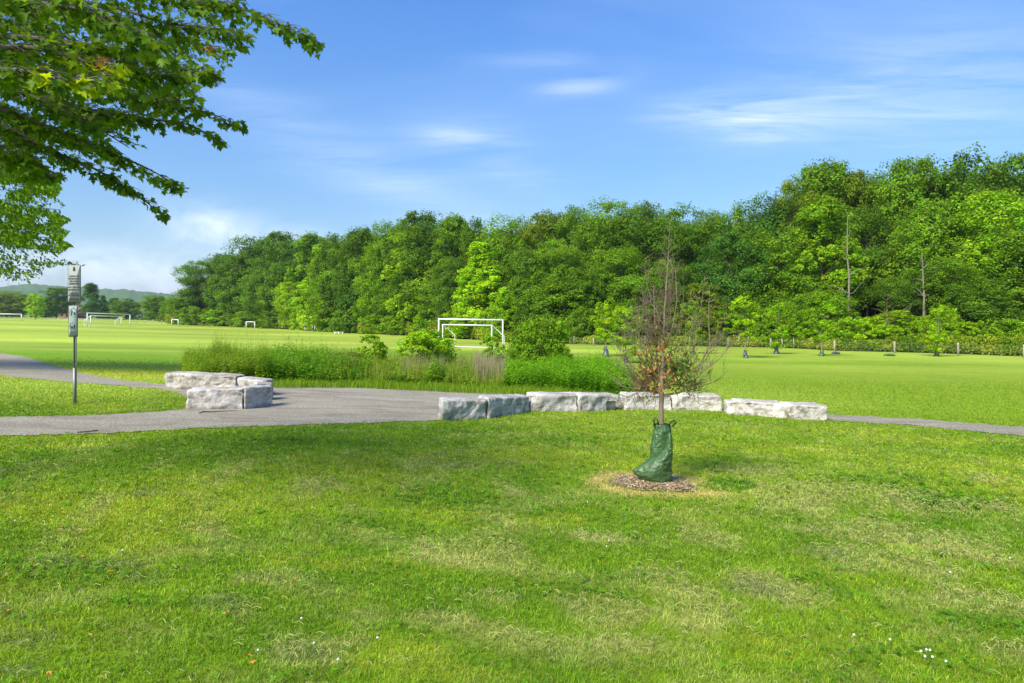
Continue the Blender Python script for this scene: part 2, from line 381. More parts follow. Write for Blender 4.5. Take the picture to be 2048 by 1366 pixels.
def strip(x0, x1, top, bot, n, m_, v, q):
    base = sum(len(k) for k in v); Xs = np.linspace(x0, x1, n); P_ = []
    for k, X in enumerate(Xs):
        jt = 1.2 * (vnoise(X, 0, 9, 50) - .5) * 2; jb = 2.0 * (vnoise(X, 5, 11, 51) - .5) * 2
        for s in np.linspace(0, 1, m_):
            R = (pl(top, X) + jt) * (1 - s) + (pl(bot, X) + jb) * s; p = G(X, R); P_.append((p[0], p[1], p[2] + .012))
    a = np.arange(n - 1)[:, None] * m_; c = np.arange(m_ - 1)[None]
    q.append((np.stack([a + c, a + c + 1, a + m_ + c + 1, a + m_ + c], -1).reshape(-1, 4)) + base); v.append(np.array(P_))
pv, pq = [], []
strip(-480, 378, UP, ISL_T, 80, 10, pv, pq); strip(-480, 378, ISL_B, LOW, 80, 8, pv, pq); strip(378, 2590, UP, LOW, 260, 14, pv, pq)
m_path, t, b = mat('gravel')
oa, ha = noise_ramp(t, 34, [(.32, (.15, .133, .092)), (.5, (.335, .305, .228)), (.68, (.58, .535, .415))], detail=5, rough=.75)
ob, hb = noise_ramp(t, .9, [(.35, (.74, .70, .66)), (.5, (.98, .97, .95)), (.65, (1.15, 1.15, 1.15))], detail=9, rough=.72, distort=.7, vec=(.6, 1.8, 1))
L(t, mulc(t, oa, ob), b.inputs['Base Color']); setin(b, Roughness=.95); b.inputs['Specular IOR Level'].default_value = .15; bump(t, b, ha, .03, 1.0)
tag(link('gravel_path', np_mesh('gravel_path', np.vstack(pv), pq, m_path, None, True)), kind='structure')
def on_path(x, y, z):
    X, R = proj(x, y, z)
    R = R + 3.5 * (vnoise(X, R * 3, 6, 52) - .5) + 3.0 * (vnoise(X, R * 4, 1.6, 53) - .5)
    return inpoly(X, R, path_poly) & ~inpoly(X, R, isl_poly)

# ------------------------------------------------------------------ grass
rng = np.random.RandomState(5)
def sample_lawn(n, y0, y1, power, margin=2.2):
    """points in the wedge in front of the camera, denser near it"""
    u = rng.rand(n); e = 2 - power
    y = (y0 ** e + u * (y1 ** e - y0 ** e)) ** (1 / e)
    x = (rng.rand(n) * 2 - 1) * (.86 * y + margin)
    return x, y
def blades(x, y, h, wd, col, lean, zoff=0.):
    n = len(x); z = ground(x, y) + zoff; th = rng.rand(n) * 2 * math.pi; la = rng.rand(n) * 2 * math.pi
    wx, wy = np.cos(th) * wd / 2, np.sin(th) * wd / 2
    lx, ly = np.cos(la) * lean * h, np.sin(la) * lean * h
    hz = h * np.sqrt(np.clip(1 - lean ** 2, .05, 1))
    B = np.stack([x, y, z], -1); Wv = np.stack([wx, wy, 0 * wx], -1)
    Mi = B + np.stack([lx * .35, ly * .35, hz * .6], -1); T = B + np.stack([lx, ly, hz], -1)
    v = np.stack([B - Wv, B + Wv, Mi + Wv * .8, Mi - Wv * .8, T], 1).reshape(-1, 3)
    k = np.arange(n)[:, None] * 5
    q = k + np.array([0, 1, 2, 3]); tr = k + np.array([3, 2, 4])
    return v, q, tr, np.repeat(col, 5, axis=0)
n = 1050000
x, y = sample_lawn(n, 2.4, 32, 1.7)
z = ground(x, y); ok = ~on_path(x, y, z) & (rng.rand(n) > np.clip((y - 15) / 16, 0, 1)); rq = np.where(np.hypot(x - _rc[0], y - _rc[1]) < 2, ring_r(x, y), 9)
ok &= ~((rq < .58) & (rng.rand(n) < .9)); ok &= ~((rq < .95) & (rng.rand(n) < .25))
x, y = x[ok], y[ok]; rq = rq[ok]; r = np.hypot(x, y)
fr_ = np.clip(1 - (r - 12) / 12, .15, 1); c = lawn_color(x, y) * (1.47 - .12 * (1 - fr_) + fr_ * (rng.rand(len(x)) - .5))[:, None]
tn = fbm(x, y, .16, 110, 2); c *= (1 + fr_ * (.76 * tn - .38))[:, None]; hue = rng.randn(len(x)) * .1; c[:, 0] *= 1 + hue; c[:, 2] *= 1 + rng.rand(len(x)) * .8
dry = rng.rand(len(x)) < .07; c[dry] = C_STRAW * (.6 + .6 * rng.rand(dry.sum()))[:, None]
h = (.016 + .022 * rng.rand(len(x))) * (.7 + .6 * tn) * (.75 + .6 * fbm(x, y, .35, 70, 3)); tall = (rng.rand(len(x)) < .02); h[tall] *= 1.7
h *= np.clip(1 + (r - 14) / 40, 1, 1.3)
Xp, Rp = proj(x, y, ground(x, y)); tuft = (((Xp - 1455) / 60) ** 2 + ((Rp - 972) / 12) ** 2) < 1; h[tuft] *= 2.1; c[tuft] = np.array([.12, .28, .015]) * (.7 + .6 * rng.rand(tuft.sum()))[:, None]
wd = .0031 * np.clip(r / 3, .8, 20) ** .92 * (.7 + .6 * rng.rand(len(x)))
v, q, tr, cc = blades(x, y, h, wd, c, .3 + .65 * rng.rand(len(x)))
tag(link('lawn_grass', np_mesh('lawn_grass', v, [q, tr], m_grass, np.clip(cc, 0, 1))), 'short mown green grass of the near lawn and the verges of the gravel path', 'grass', kind='stuff')

# clover leaves low among the grass
n = 260000; x, y = sample_lawn(n, 2.4, 15, 1.3); pm = patches(x, y, CLOVER, 1) + .12 * (fbm(x, y, .8, 81, 3) > .6)
ok = (rng.rand(n) < pm * .22 + .03) & ~on_path(x, y, ground(x, y)) & (np.where(np.hypot(x - _rc[0], y - _rc[1]) < 2, ring_r(x, y), 9) > 1)
x, y = x[ok], y[ok]; n = len(x); z = ground(x, y) + .022 + .03 * rng.rand(n); s = .006 + .005 * rng.rand(n); s *= np.clip(np.hypot(x, y) / 4, 1, 2.2)
th0 = rng.rand(n) * 6.28; V3 = []
tl = (rng.rand(n, 3) - .5) * .7
for k in range(3):
    th = th0 + k * 2.094; d = np.stack([np.cos(th), np.sin(th), tl[:, k]], -1); sd = np.stack([-np.sin(th), np.cos(th), tl[:, (k + 1) % 3]], -1); c0 = np.stack([x, y, z], -1)
    V3.append(np.stack([c0, c0 + (d * 1.1 + sd * .75) * s[:, None], c0 + d * 1.9 * s[:, None], c0 + (d * 1.1 - sd * .75) * s[:, None]], 1))
V3 = np.stack(V3, 1).reshape(-1, 3); cq = np.arange(len(V3)).reshape(-1, 4)
cc = np.repeat(np.array([.11, .27, .012]) * (.6 + .8 * rng.rand(n))[:, None], 12, axis=0)
tag(link('clover_leaves', np_mesh('clover_leaves', V3, [cq], m_grass, cc)), 'patches of dark green clover leaves growing in the near lawn', 'clover', kind='stuff')

# strands of dry cut grass lying on the lawn
def strands(lst, n, seed, col, name, label, dens, zr=(.028, .05)):
    x, y = sample_lawn(n, 2.4, 14, 1.3); pm = patches(x, y, lst, seed); pm = np.maximum(pm, arcs(x, y) * .8) if seed == 3 else pm; bg_ = .02
    ok = (rng.rand(n) < dens * pm ** 1.3 + bg_) & ~on_path(x, y, ground(x, y)); x, y = x[ok], y[ok]; pm = pm[ok]; n = len(x)
    z = ground(x, y) + zr[0] + (zr[1] - zr[0]) * rng.rand(n) * (.5 + pm); r = np.hypot(x, y)
    ln = (.02 + .045 * rng.rand(n)); th = rng.rand(n) * 6.28; wd_ = .0010 * np.clip(r / 3, 1, 8) ** .9
    d = np.stack([np.cos(th), np.sin(th), (rng.rand(n) - .5) * .25], -1) * ln[:, None]; sd = np.stack([-np.sin(th), np.cos(th), 0 * th], -1); bend = (rng.rand(n) - .5) * ln * .25
    c0 = np.stack([x, y, z], -1); mid = c0 + sd * bend[:, None]; mid[:, 2] += .012
    wv = sd * wd_[:, None]
    wv[:, 2] += wd_ * .6
    v = np.stack([c0 - d / 2 - wv, c0 - d / 2 + wv, mid + wv, mid - wv, c0 + d / 2 + wv, c0 + d / 2 - wv], 1).reshape(-1, 3)
    k = np.arange(n)[:, None] * 6; q = np.vstack([k + np.array([0, 1, 2, 3]), k + np.array([3, 2, 4, 5])])
    cc = np.repeat(np.array(col) * (.55 + .8 * rng.rand(n))[:, None], 6, axis=0)
    tag(link(name, np_mesh(name, v, [q], m_straw, np.clip(cc, 0, 1))), label, 'cut grass', kind='stuff')
strands(STRAW, 420000, 3, (.34, .35, .11), 'dry_clippings', 'pale dry grass clippings lying in drifts on the lawn', .26)
strands(DARKSTRAW, 330000, 4, (.20, .23, .09), 'damp_clippings', 'dark grey green clumps of damp grass clippings at lower left', .4)

# mulch chips round the young tree
n = 12000; a = rng.rand(n) * 6.28; rad = np.sqrt(rng.rand(n)) * .95; x = _rc[0] + np.cos(a) * rad * .95; y = _rc[1] + np.sin(a) * rad * .72
q_ = ring_r(x, y); ok = (rng.rand(n) < np.clip((.74 - q_) * 3.2, 0, 1)) ; x, y = x[ok], y[ok]; n = len(x)
th = rng.rand(n) * 6.28; ln = .007 + .018 * rng.rand(n); wd = .004 + .007 * rng.rand(n)
d = np.stack([np.cos(th), np.sin(th), (rng.rand(n) - .5) * .5], -1) * ln[:, None]; e = np.stack([-np.sin(th), np.cos(th), (rng.rand(n) - .5) * .6], -1) * wd[:, None]
c0 = np.stack([x, y, ground(x, y) + .012 + .03 * rng.rand(n)], -1)
V4 = np.stack([c0 - d - e * .6, c0 + d - e, c0 + d * .8 + e, c0 - d + e * .8], 1).reshape(-1, 3)
pal = np.array([(.52, .40, .22), (.40, .28, .15), (.60, .50, .32), (.28, .19, .10), (.46, .34, .19)]); cc = np.repeat(pal[rng.randint(0, 5, n)] * (.7 + .6 * rng.rand(n))[:, None], 4, axis=0)
tag(link('wood_mulch', np_mesh('wood_mulch', V4, [np.arange(len(V4)).reshape(-1, 4)], m_straw, cc)), 'ring of brown wood chips round the bagged young tree', 'mulch', kind='stuff')
bed_v = [( _rc[0], _rc[1], gz(_rc[0], _rc[1]) + .010)]
for k in range(64):
    a = k / 64 * 2 * math.pi; s_ = 1
    for s_ in np.linspace(.2, 1.3, 60):
        xx, yy = _rc[0] + math.cos(a) * s_ * .78, _rc[1] + math.sin(a) * s_ * .62
        if ring_r(np.array([xx]), np.array([yy]))[0] > .66: break
    bed_v.append((xx, yy, gz(xx, yy) + .008))
m_soil = plain('mulch_soil', (.30, .22, .10), .95, 0, .5, 40, .01)
tag(link('mulch_bed', np_mesh('mulch_bed', bed_v, [np.array([(0, 1 + k, 1 + (k + 1) % 64) for k in range(64)])], m_soil)), kind='structure')

# ------------------------------------------------------------------ limestone blocks
m_stone, t, b = mat('limestone')
o1, h1 = noise_ramp(t, 3.0, [(.30, (.22, .19, .15)), (.41, (.46, .43, .38)), (.52, (.68, .66, .61)), (.70, (.82, .80, .75))], detail=10, rough=.72, distort=1.2)
o2, h2 = noise_ramp(t, 1.3, [(.3, (.74, .73, .72)), (.6, (1.02, 1.01, 1.0))], detail=5, rough=.6, vec=(1, 1, 2.5))
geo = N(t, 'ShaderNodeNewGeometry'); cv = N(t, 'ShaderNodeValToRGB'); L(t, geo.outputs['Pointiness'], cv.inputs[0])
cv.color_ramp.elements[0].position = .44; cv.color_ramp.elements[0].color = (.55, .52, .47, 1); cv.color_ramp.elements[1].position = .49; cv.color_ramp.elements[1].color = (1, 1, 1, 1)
oi = N(t, 'ShaderNodeObjectInfo')
# soil and damp staining low on the blocks, faint bedding bands
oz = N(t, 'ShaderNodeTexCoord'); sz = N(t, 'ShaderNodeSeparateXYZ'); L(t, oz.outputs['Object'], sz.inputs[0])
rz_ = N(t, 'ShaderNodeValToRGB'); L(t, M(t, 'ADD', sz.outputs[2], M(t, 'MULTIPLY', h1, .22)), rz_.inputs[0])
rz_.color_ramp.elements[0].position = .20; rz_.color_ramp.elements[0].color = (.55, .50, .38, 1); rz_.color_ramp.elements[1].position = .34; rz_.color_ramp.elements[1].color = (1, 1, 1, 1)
ob_, hb_ = noise_ramp(t, 2.4, [(.42, (.80, .78, .75)), (.5, (1, 1, 1))], detail=8, rough=.7, vec=(.5, .5, 6), distort=.3)
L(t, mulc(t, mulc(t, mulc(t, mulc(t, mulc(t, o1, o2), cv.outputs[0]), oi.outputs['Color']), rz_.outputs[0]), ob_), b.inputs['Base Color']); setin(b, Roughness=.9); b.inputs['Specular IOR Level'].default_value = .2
o3, h3 = noise_ramp(t, 22, [(0, (0, 0, 0)), (1, (1, 1, 1))], detail=8, rough=.7); bump(t, b, h3, .045, 1.0)
def stone(x0, r0, x1, r1, top0, top1, depth, label, group, seed, tint=(1, 1, 1), notch=None, step=None, rough=1.0):
    p0, p1 = G(x0, r0), G(x1, r1); d = p1 - p0; ln = math.hypot(d[0], d[1]); ux = np.array([d[0] / ln, d[1] / ln]); uy = np.array([-ux[1], ux[0]])
    if uy[1] < 0: uy = -uy
    uy = uy + np.array([0, 1.3]); uy /= np.linalg.norm(uy)
    c = (p0[:2] + p1[:2]) / 2 + uy * depth / 2
    def ztop(X, p):
        Yb = p[1] + uy[1] * depth * .85; return EYE - (X - HOR) * Yb / F
    zt0, zt1 = ztop(top0, p0), ztop(top1, p1); zb = min(p0[2], p1[2]) - .12
    nx, ny, nz = max(20, int(ln / .024)), max(12, int(depth / .035)), 20
    bm = bmesh.new(); bmesh.ops.create_cube(bm, size=2)
    bm.free()
    V_, Q_ = [], []
    idx = {}
    def vid(i, j, k):
        if (i, j, k) not in idx:
            idx[(i, j, k)] = len(V_); V_.append((i / nx * 2 - 1, j / ny * 2 - 1, k / nz * 2 - 1))
        return idx[(i, j, k)]
    for i in range(nx):
        for j in range(ny):
            Q_.append((vid(i, j, nz), vid(i + 1, j, nz), vid(i + 1, j + 1, nz), vid(i, j + 1, nz))); Q_.append((vid(i, j, 0), vid(i, j + 1, 0), vid(i + 1, j + 1, 0), vid(i + 1, j, 0)))
        for k in range(nz):
            Q_.append((vid(i, 0, k), vid(i + 1, 0, k), vid(i + 1, 0, k + 1), vid(i, 0, k + 1))); Q_.append((vid(i, ny, k), vid(i, ny, k + 1), vid(i + 1, ny, k + 1), vid(i + 1, ny, k)))
    for j in range(ny):
        for k in range(nz):
            Q_.append((vid(0, j, k), vid(0, j, k + 1), vid(0, j + 1, k + 1), vid(0, j + 1, k))); Q_.append((vid(nx, j, k), vid(nx, j + 1, k), vid(nx, j + 1, k + 1), vid(nx, j, k + 1)))
    V_ = np.array(V_); hl, hd = ln / 2, depth / 2
    rs = np.random.RandomState(seed)
    out_ = np.empty_like(V_); H = max(zt0, zt1) - zb
    for m_i, (a, bb, cc) in enumerate(V_):
        f = (a + 1) / 2; zt = zt0 * (1 - f) + zt1 * f; hz = (zt - zb)
        P_ = np.array([a * hl, bb * hd, (cc + 1) / 2 * hz])
        # round the edges
        rad = .045; q = np.array([hl, hd, hz]); ctr_ = np.array([0, 0, hz / 2]); rel = P_ - ctr_; lim = np.array([hl - rad, hd - rad, hz / 2 - rad]); inn = np.clip(rel, -lim, lim); ov = rel - inn; l = np.linalg.norm(ov)
        if l > rad: rel = inn + ov / l * rad
        P_ = rel + ctr_
        nn = ov / l if l > 1e-6 else np.array([0, 0, 1.])
        s1 = mnoise.noise(Vector((P_[0] * 1.8 + seed * 7, P_[1] * 1.8, P_[2] * 2.2))); s2 = mnoise.noise(Vector((P_[0] * 6 + seed, P_[1] * 6, P_[2] * 7))); rid = mnoise.ridged_multi_fractal(Vector((P_[0] * 3 + seed * 3, P_[1] * 3, P_[2] * 5)), 1, 2.1, 4, 1, 2) / 2 - .6
        side = 1 - .72 * max(0, nn[2]); s3 = mnoise.noise(Vector((P_[0] * 15 + seed, P_[1] * 15, P_[2] * 18))); amt = (s1 * .06 + s2 * .035 + s3 * .014 - max(0, rid) * .05) * side * rough
        if abs(nn[0]) > .6: amt -= .02 * abs(s1)
        P_ = P_ + nn * amt
        if step is not None and (step[0] < 0) == (a < 0) and abs(a) > abs(step[0]) and P_[2] > hz - step[1]: P_[2] = max(P_[2] - step[1], hz - step[1])
        if notch is not None and a > notch[0] and P_[2] < hz - notch[1] and bb < 0: P_[1] += notch[2]
        out_[m_i] = P_
    rot = np.array([[ux[0], ux[1]], [uy[0], uy[1]]])
    out_[:, :2] = out_[:, :2] @ rot
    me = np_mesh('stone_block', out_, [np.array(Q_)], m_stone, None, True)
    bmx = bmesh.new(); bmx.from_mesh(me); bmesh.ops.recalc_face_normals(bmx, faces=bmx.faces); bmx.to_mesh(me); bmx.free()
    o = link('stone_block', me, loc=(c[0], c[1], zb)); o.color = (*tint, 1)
    return tag(o, label, 'stone block', group)
gR, gL = 'limestone blocks in the curved row', 'limestone blocks in the left cluster'
warm, cool = (1.16, 1.13, 1.05), (.96, .955, .94)
stone(884, 843, 976, 838, 794, 795, .5, 'rough limestone block at the left end of the curved row, nearest the gravel plaza', gR, 1, cool, rough=1.3)
stone(977, 838, 1060, 824, 791, 788, .55, 'grey limestone block second from the left in the curved row, slanting away', gR, 2, (.88, .88, .87), rough=1.1)
stone(1060, 824, 1156, 824, 784, 784, .6, 'long flat limestone block third from the left in the curved row', gR, 3, (1.0, .98, .95))
stone(1157, 824, 1237, 821, 784, 785, .6, 'limestone block with an undercut notch at its lower right corner', gR, 4, (1.0, .98, .94), notch=(.42, .17, .16))
stone(1249, 821, 1345, 821, 784, 785, .6, 'limestone block directly behind the trunk of the dying tree', gR, 5, (1.05, 1.03, .97))
stone(1347, 821, 1445, 823, 785, 787, .6, 'limestone block just right of the dying tree trunk', gR, 6, warm)
stone(1454, 829, 1571, 837, 795, 801, .6, 'low pale limestone block with a stepped ledge on its left end', gR, 7, warm, step=(-.68, .045), rough=1.25)
stone(1576, 839, 1657, 842, 803, 806, .6, 'pale limestone block at the right end of the curved row beside the path', gR, 8, warm)
stone(328, 778, 472, 783, 742, 749, .6, 'long low limestone slab with a chipped face at the back left of the left cluster', gL, 9, (.90, .87, .81), rough=1.35)
stone(474, 786, 524, 793, 752, 758, .5, 'limestone block with a tapering flat top behind the front pair, toward the plaza', gL, 11, (.95, .93, .89))
stone(512, 803, 546, 801, 762, 765, .45, 'short limestone block closing the plaza end of the left cluster', gL, 12, (.92, .90, .86), rough=.8)
stone(372, 818, 487, 820, 775, 773, .42, 'large bluish grey limestone block at the front of the left cluster', gL, 13, cool, rough=1.15)
stone(489, 820, 546, 813, 772, 770, .34, 'smaller bluish limestone block at the front right of the left cluster', gL, 14, cool, rough=.8)

# ------------------------------------------------------------------ sign on its post
def textmesh(body, size, mat_, parent, name, x, y, z, bold=0, sx=1.0):
    cu = bpy.data.curves.new(name, 'FONT'); cu.body = body; cu.size = size; cu.align_x = 'CENTER'; cu.align_y = 'CENTER'; cu.extrude = .0008; cu.offset = bold; cu.space_line = 1.0
    tmp = bpy.data.objects.new('tmp', cu); COL.objects.link(tmp)
    dg = bpy.context.evaluated_depsgraph_get(); me = bpy.data.meshes.new_from_object(tmp.evaluated_get(dg)); bpy.data.objects.remove(tmp)
    bm_ = bmesh.new(); bm_.from_mesh(me)
    for v_ in bm_.verts: v_.co = Vector((v_.co.x * sx + x, y - v_.co.z, v_.co.y + z))
    bm_.to_mesh(me); bm_.free(); me.materials.clear(); me.materials.append(mat_)
    return link(name, me, parent)
m_panel = plain('shaded_sign_face', (.30, .33, .29), .85, 0, .06, 6); m_ink = plain('sign_ink', (.035, .04, .04), .6, 0, .1); m_teal = plain('teal_ring', (.05, .30, .27), .5, 0, .1); m_edge = plain('sign_edge', (.10, .11, .10), .5, .2, .1)  # white panels greyed: the shade on them is put into the face colour
b0 = G(151, 808); Ys = b0[1]; pxm = Ys / F
sg = empty('sign_post', b0, 'tall grey trail sign with two white panels on a steel post by the left path', 'sign')
def sp(X, R): return (X - 151) * pxm, (808 - R) * pxm     # local x, z
mb = MB(); htop = sp(151, 530)[1]
mb.box((0, 0, htop / 2 - .1), (.048, .008, htop + .2)); mb.box((-.024, -.012, htop / 2 - .1), (.006, .03, htop + .2)); mb.box((.024, -.012, htop / 2 - .1), (.006, .03, htop + .2))
link('post', mb.mesh('post', m_steel), sg)
mb = MB(); mb.box((.004, -.045, .32), (.038, .022, .82)); link('post_sleeve', mb.mesh('post_sleeve', plain('sleeve', (.30, .30, .33), .5, .6)), sg)
def rrect(mb_, x0, x1, z0, z1, yy, th_, r=.02, col=(1, 1, 1)):
    pts = []
    for (cx_, cz_, a0) in ((x1 - r, z1 - r, 0), (x0 + r, z1 - r, 90), (x0 + r, z0 + r, 180), (x1 - r, z0 + r, 270)):
        for k in range(5): a_ = math.radians(a0 + k * 22.5); pts.append((cx_ + r * math.cos(a_), cz_ + r * math.sin(a_)))
    n_ = len(pts); v_ = [(p[0], yy, p[1]) for p in pts] + [(p[0], yy + th_, p[1]) for p in pts] + [((x0 + x1) / 2, yy, (z0 + z1) / 2), ((x0 + x1) / 2, yy + th_, (z0 + z1) / 2)]
    q_ = [(i_, (i_ + 1) % n_, n_ + (i_ + 1) % n_, n_ + i_) for i_ in range(n_)]
    t_ = [(2 * n_, (i_ + 1) % n_, i_) for i_ in range(n_)] + [(2 * n_ + 1, n_ + i_, n_ + (i_ + 1) % n_) for i_ in range(n_)]
    mb_.add(v_, q_, t_, col)
def panel(X0, X1, R0, R1, y_=-.06):
    x0, z1 = sp(X0, R0); x1, z0 = sp(X1, R1)
    mb_ = MB(); rrect(mb_, x0, x1, z0, z1, y_, .004); fr = link('sign_panel', mb_.mesh('sign_panel', m_edge), sg)
    mb_ = MB(); rrect(mb_, x0 + .010, x1 - .010, z0 + .010, z1 - .010, y_ - .003, .003, .014); link('panel_face', mb_.mesh('panel_face', m_panel), fr)
    return fr, (x0 + x1) / 2, z0, z1, x1 - x0
fr, cx_, z0, z1, pw = panel(139.5, 165.5, 530, 605.5)
mb = MB(); ez = z1 - .085      # emblem: small dark tower
for (dx, dz, w_, h_) in ((0, .035, .018, .03), (0, .0, .042, .030), (0, -.030, .05, .022), (-.014, .018, .010, .02), (.014, .018, .010, .02)):
    mb.box((cx_ + dx, -.065, ez + dz), (w_, .002, h_))
link('emblem', mb.mesh('emblem', m_ink), fr)
lines = [("CAUTION: THIS", 553), ("RECREATIONAL", 558), ("TRAIL IS CLOSED", 563), ("DECEMBER TO APRIL", 568), ("NO WINTER", 575), ("MAINTENANCE", 580), ("TRAIL BEDS", 587), ("NOT MAINTAINED", 591), ("USE AT OWN RISK", 599)]
for txt, R in lines:
    textmesh(txt, .044, m_ink, fr, 'lettering', cx_, -.065, sp(0, R)[1], .0012, min(1.0, pw * .9 / (len(txt) * .028)))
fr2, cx2, z0b, z1b, pw2 = panel(141, 159.5, 611, 673.5)
def ring(mb_, cx_, cz, r, th_, yy):
    n_ = 40; v_ = []
    for k in range(n_):
        a_ = k / n_ * 2 * math.pi
        for rr_, y_ in ((r - th_, yy), (r, yy), (r, yy + .002), (r - th_, yy + .002)): v_.append((cx_ + rr_ * math.cos(a_), y_, cz + rr_ * 1.28 * math.sin(a_)))
    q_ = [(k * 4 + m_, ((k + 1) % n_) * 4 + m_, ((k + 1) % n_) * 4 + (m_ + 1) % 4, k * 4 + (m_ + 1) % 4) for k in range(n_) for m_ in range(4)]
    mb_.add(v_, q_)
for R in (625, 653):
    cz = sp(0, R)[1]; mb = MB(); ring(mb, cx2, cz, pw2 * .38, .011, -.066); link('green_ring', mb.mesh('green_ring', m_teal), fr2)
    mb = MB(); s_ = .9
    def ln2(a_, b_, r_): mb.tube([(cx2 + a_[0] * s_, -.066, cz + a_[1] * s_), (cx2 + b_[0] * s_, -.066, cz + b_[1] * s_)], r_, 5)
    if R == 625:   # walker with a leashed dog
        ln2((-.028, .045), (-.028, .052), .010); ln2((-.028, .032), (-.030, -.005), .011); ln2((-.031, -.005), (-.036, -.055), .006); ln2((-.027, -.005), (-.022, -.055), .006); ln2((-.026, .025), (-.004, .008), .004)
        ln2((-.004, .008), (.026, .010), .002); ln2((.018, -.025), (.046, -.022), .012); ln2((.020, -.03), (.018, -.055), .005); ln2((.044, -.03), (.046, -.055), .005); ln2((.028, -.005), (.030, .012), .009)
    else:          # person bending to pick up after a dog
        ln2((.022, .045), (.030, .050), .010); ln2((.030, .034), (.042, 0), .012); ln2((.042, 0), (.036, -.055), .007); ln2((.024, .025), (.012, -.02), .004)
        ln2((-.045, .0), (-.012, -.010), .011); ln2((-.046, .004), (-.052, .024), .008); ln2((-.040, -.01), (-.044, -.042), .005); ln2((-.014, -.018), (-.010, -.042), .005); ln2((-.01, -.01), (.002, -.03), .004)
    link('pictogram', mb.mesh('pictogram', m_ink), fr2)
textmesh("BY-LAW", .022, plain('grey_ink', (.3, .33, .32)), fr2, 'lettering', cx2, -.065, sp(0, 669)[1], 0)
for R in (535, 602, 608, 615, 671): mb = MB(); mb.tube([(sp(152, 0)[0], -.07, sp(0, R)[1]), (sp(152, 0)[0], -.05, sp(0, R)[1])], .008, 8); link('bolt', mb.mesh('bolt', m_ink), sg)

# ------------------------------------------------------------------ goals
def goal(XL, XR, RL, RR, hpx, label, small=None, cat='goal', r=.055, back=1.2, group='soccer goals on the playing field', brace=True, nm='soccer_goal'):
    pl_, pr = G(XL, RL), G(XR, RR); o = empty(nm, pl_, label, cat, group)
    d = pr - pl_; H = hpx * (pl_[1] + pr[1]) / 2 / F; d[2] = pr[2] - pl_[2]
    nrm = np.array([-d[1], d[0], 0]); nrm /= np.linalg.norm(nrm); nrm = nrm if nrm[1] > 0 else -nrm
    for e in (np.zeros(3), d):
        mb_ = MB(); mb_.tube([e + (0, 0, -.05), e + (0, 0, H)], r, 8); link('post', mb_.mesh('post', m_white, True), o)
    mb_ = MB(); mb_.tube([np.array([0, 0, H]) - d / np.linalg.norm(d) * r, d + (0, 0, H) + d / np.linalg.norm(d) * r], r * 1.02, 8); link('crossbar', mb_.mesh('crossbar', m_white, True), o)
    if brace:
        for e in (np.zeros(3), d):
            mb_ = MB(); sx_ = np.array(small if small is not None else (0, 0, 0))
            k0 = e + (0, 0, H); k1 = e + nrm * back * .4 + (0, 0, H * .98) ; k2 = e + nrm * back + sx_ + (0, 0, H * .52); k3 = e + nrm * back + sx_ + (0, 0, .03)
            mb_.tube([k0, k1 * .2 + k0 * .8, k2, k3], r * .8, 6); link('side_frame', mb_.mesh('side_frame', m_white, True), o)
        mb_ = MB(); sx_ = np.array(small if small is not None else (0, 0, 0)); a_ = nrm * back + sx_ + (0, 0, .04); mb_.tube([a_, a_ + d], r * .7, 6)
        link('ground_bar', mb_.mesh('ground_bar', m_white, True), o)
    return o
goal(877.5, 1005.5, 694, 697, 56.5, 'large white goal frame behind the shrubs at the centre of the field', r=.06, brace=False)
goal(885.5, 983.5, 694, 697, 45.5, 'smaller white training goal with bent side frames standing inside the large central goal', small=(.55, -1.0, 0), back=1.3, r=.05)
goal(174.5, 260, 653, 653, 25.5, 'large white goal frame right of the trail sign', r=.10, brace=False)
goal(181.5, 242.5, 653, 653.5, 21, 'smaller white goal inside the large goal right of the trail sign', small=(-.7, 0, 0), back=1.0, r=.09)
goal(343.5, 356.5, 651, 652, 12.5, 'small white goal at the left end of the wood', r=.12, brace=False)
goal(492.5, 509.5, 657.5, 658, 14, 'small white goal in front of the wood, left of the walker', r=.10, brace=False)
goal(-22, 43, 640, 641, 12.5, 'distant white goal cut off by the left edge of the photo', r=.14, brace=False)

# ------------------------------------------------------------------ fence
fX = [(1018, 683), (1102, 688), (1187, 692), (1318, 692), (1456, 695.5), (1541, 696.5), (1564, 697), (1669, 703), (1789, 706), (1916, 711), (2048, 716), (2190, 721)]
fp = [G(*p) for p in fX]; fH = [(17 if p[0] < 1400 else 18 + (p[0] - 1400) * .014) * q[1] / F for p, q in zip(fX, fp)]
fo = empty('wire_fence', fp[0], 'low wire mesh fence on weathered wooden posts along the wood edge', 'fence'); f0 = fp[0]
for k, (p, h_) in enumerate(zip(fp, fH)):
    mb = MB(); rr_ = .09 if k not in (2, 3, 0) else .08; e = p - f0; mb.tube([e + (0, 0, -.2), e + (.01, 0, h_)], [rr_, rr_ * .9], 8); link('fence_post', mb.mesh('fence_post', m_wood), fo)
mb = MB()
e = G(1541, 696.5) - f0
for k in range(len(fp) - 1):
    a_, b_ = fp[k] - f0, fp[k + 1] - f0; h0, h1_ = fH[k], fH[k + 1]
    for j_ in range(8):
        f_ = (j_ + .5) / 8 * .92; mb.tube([a_ + (0, -.1, h0 * f_), b_ + (0, -.1, h1_ * f_)], .0025 if j_ < 7 else .005, 3, False)
    L_ = np.linalg.norm(b_ - a_); ns = int(L_ / .6)
    for s_ in range(ns):
        f_ = (s_ + .5) / ns; pt = a_ * (1 - f_) + b_ * f_; hh = h0 * (1 - f_) + h1_ * f_; mb.tube([pt + (0, -.1, .02), pt + (0, -.1, hh * .9)], .0035, 3, False)
link('wire_mesh', mb.mesh('wire_mesh', plain('galvanised_wire', (.34, .34, .30), .7)), fo)
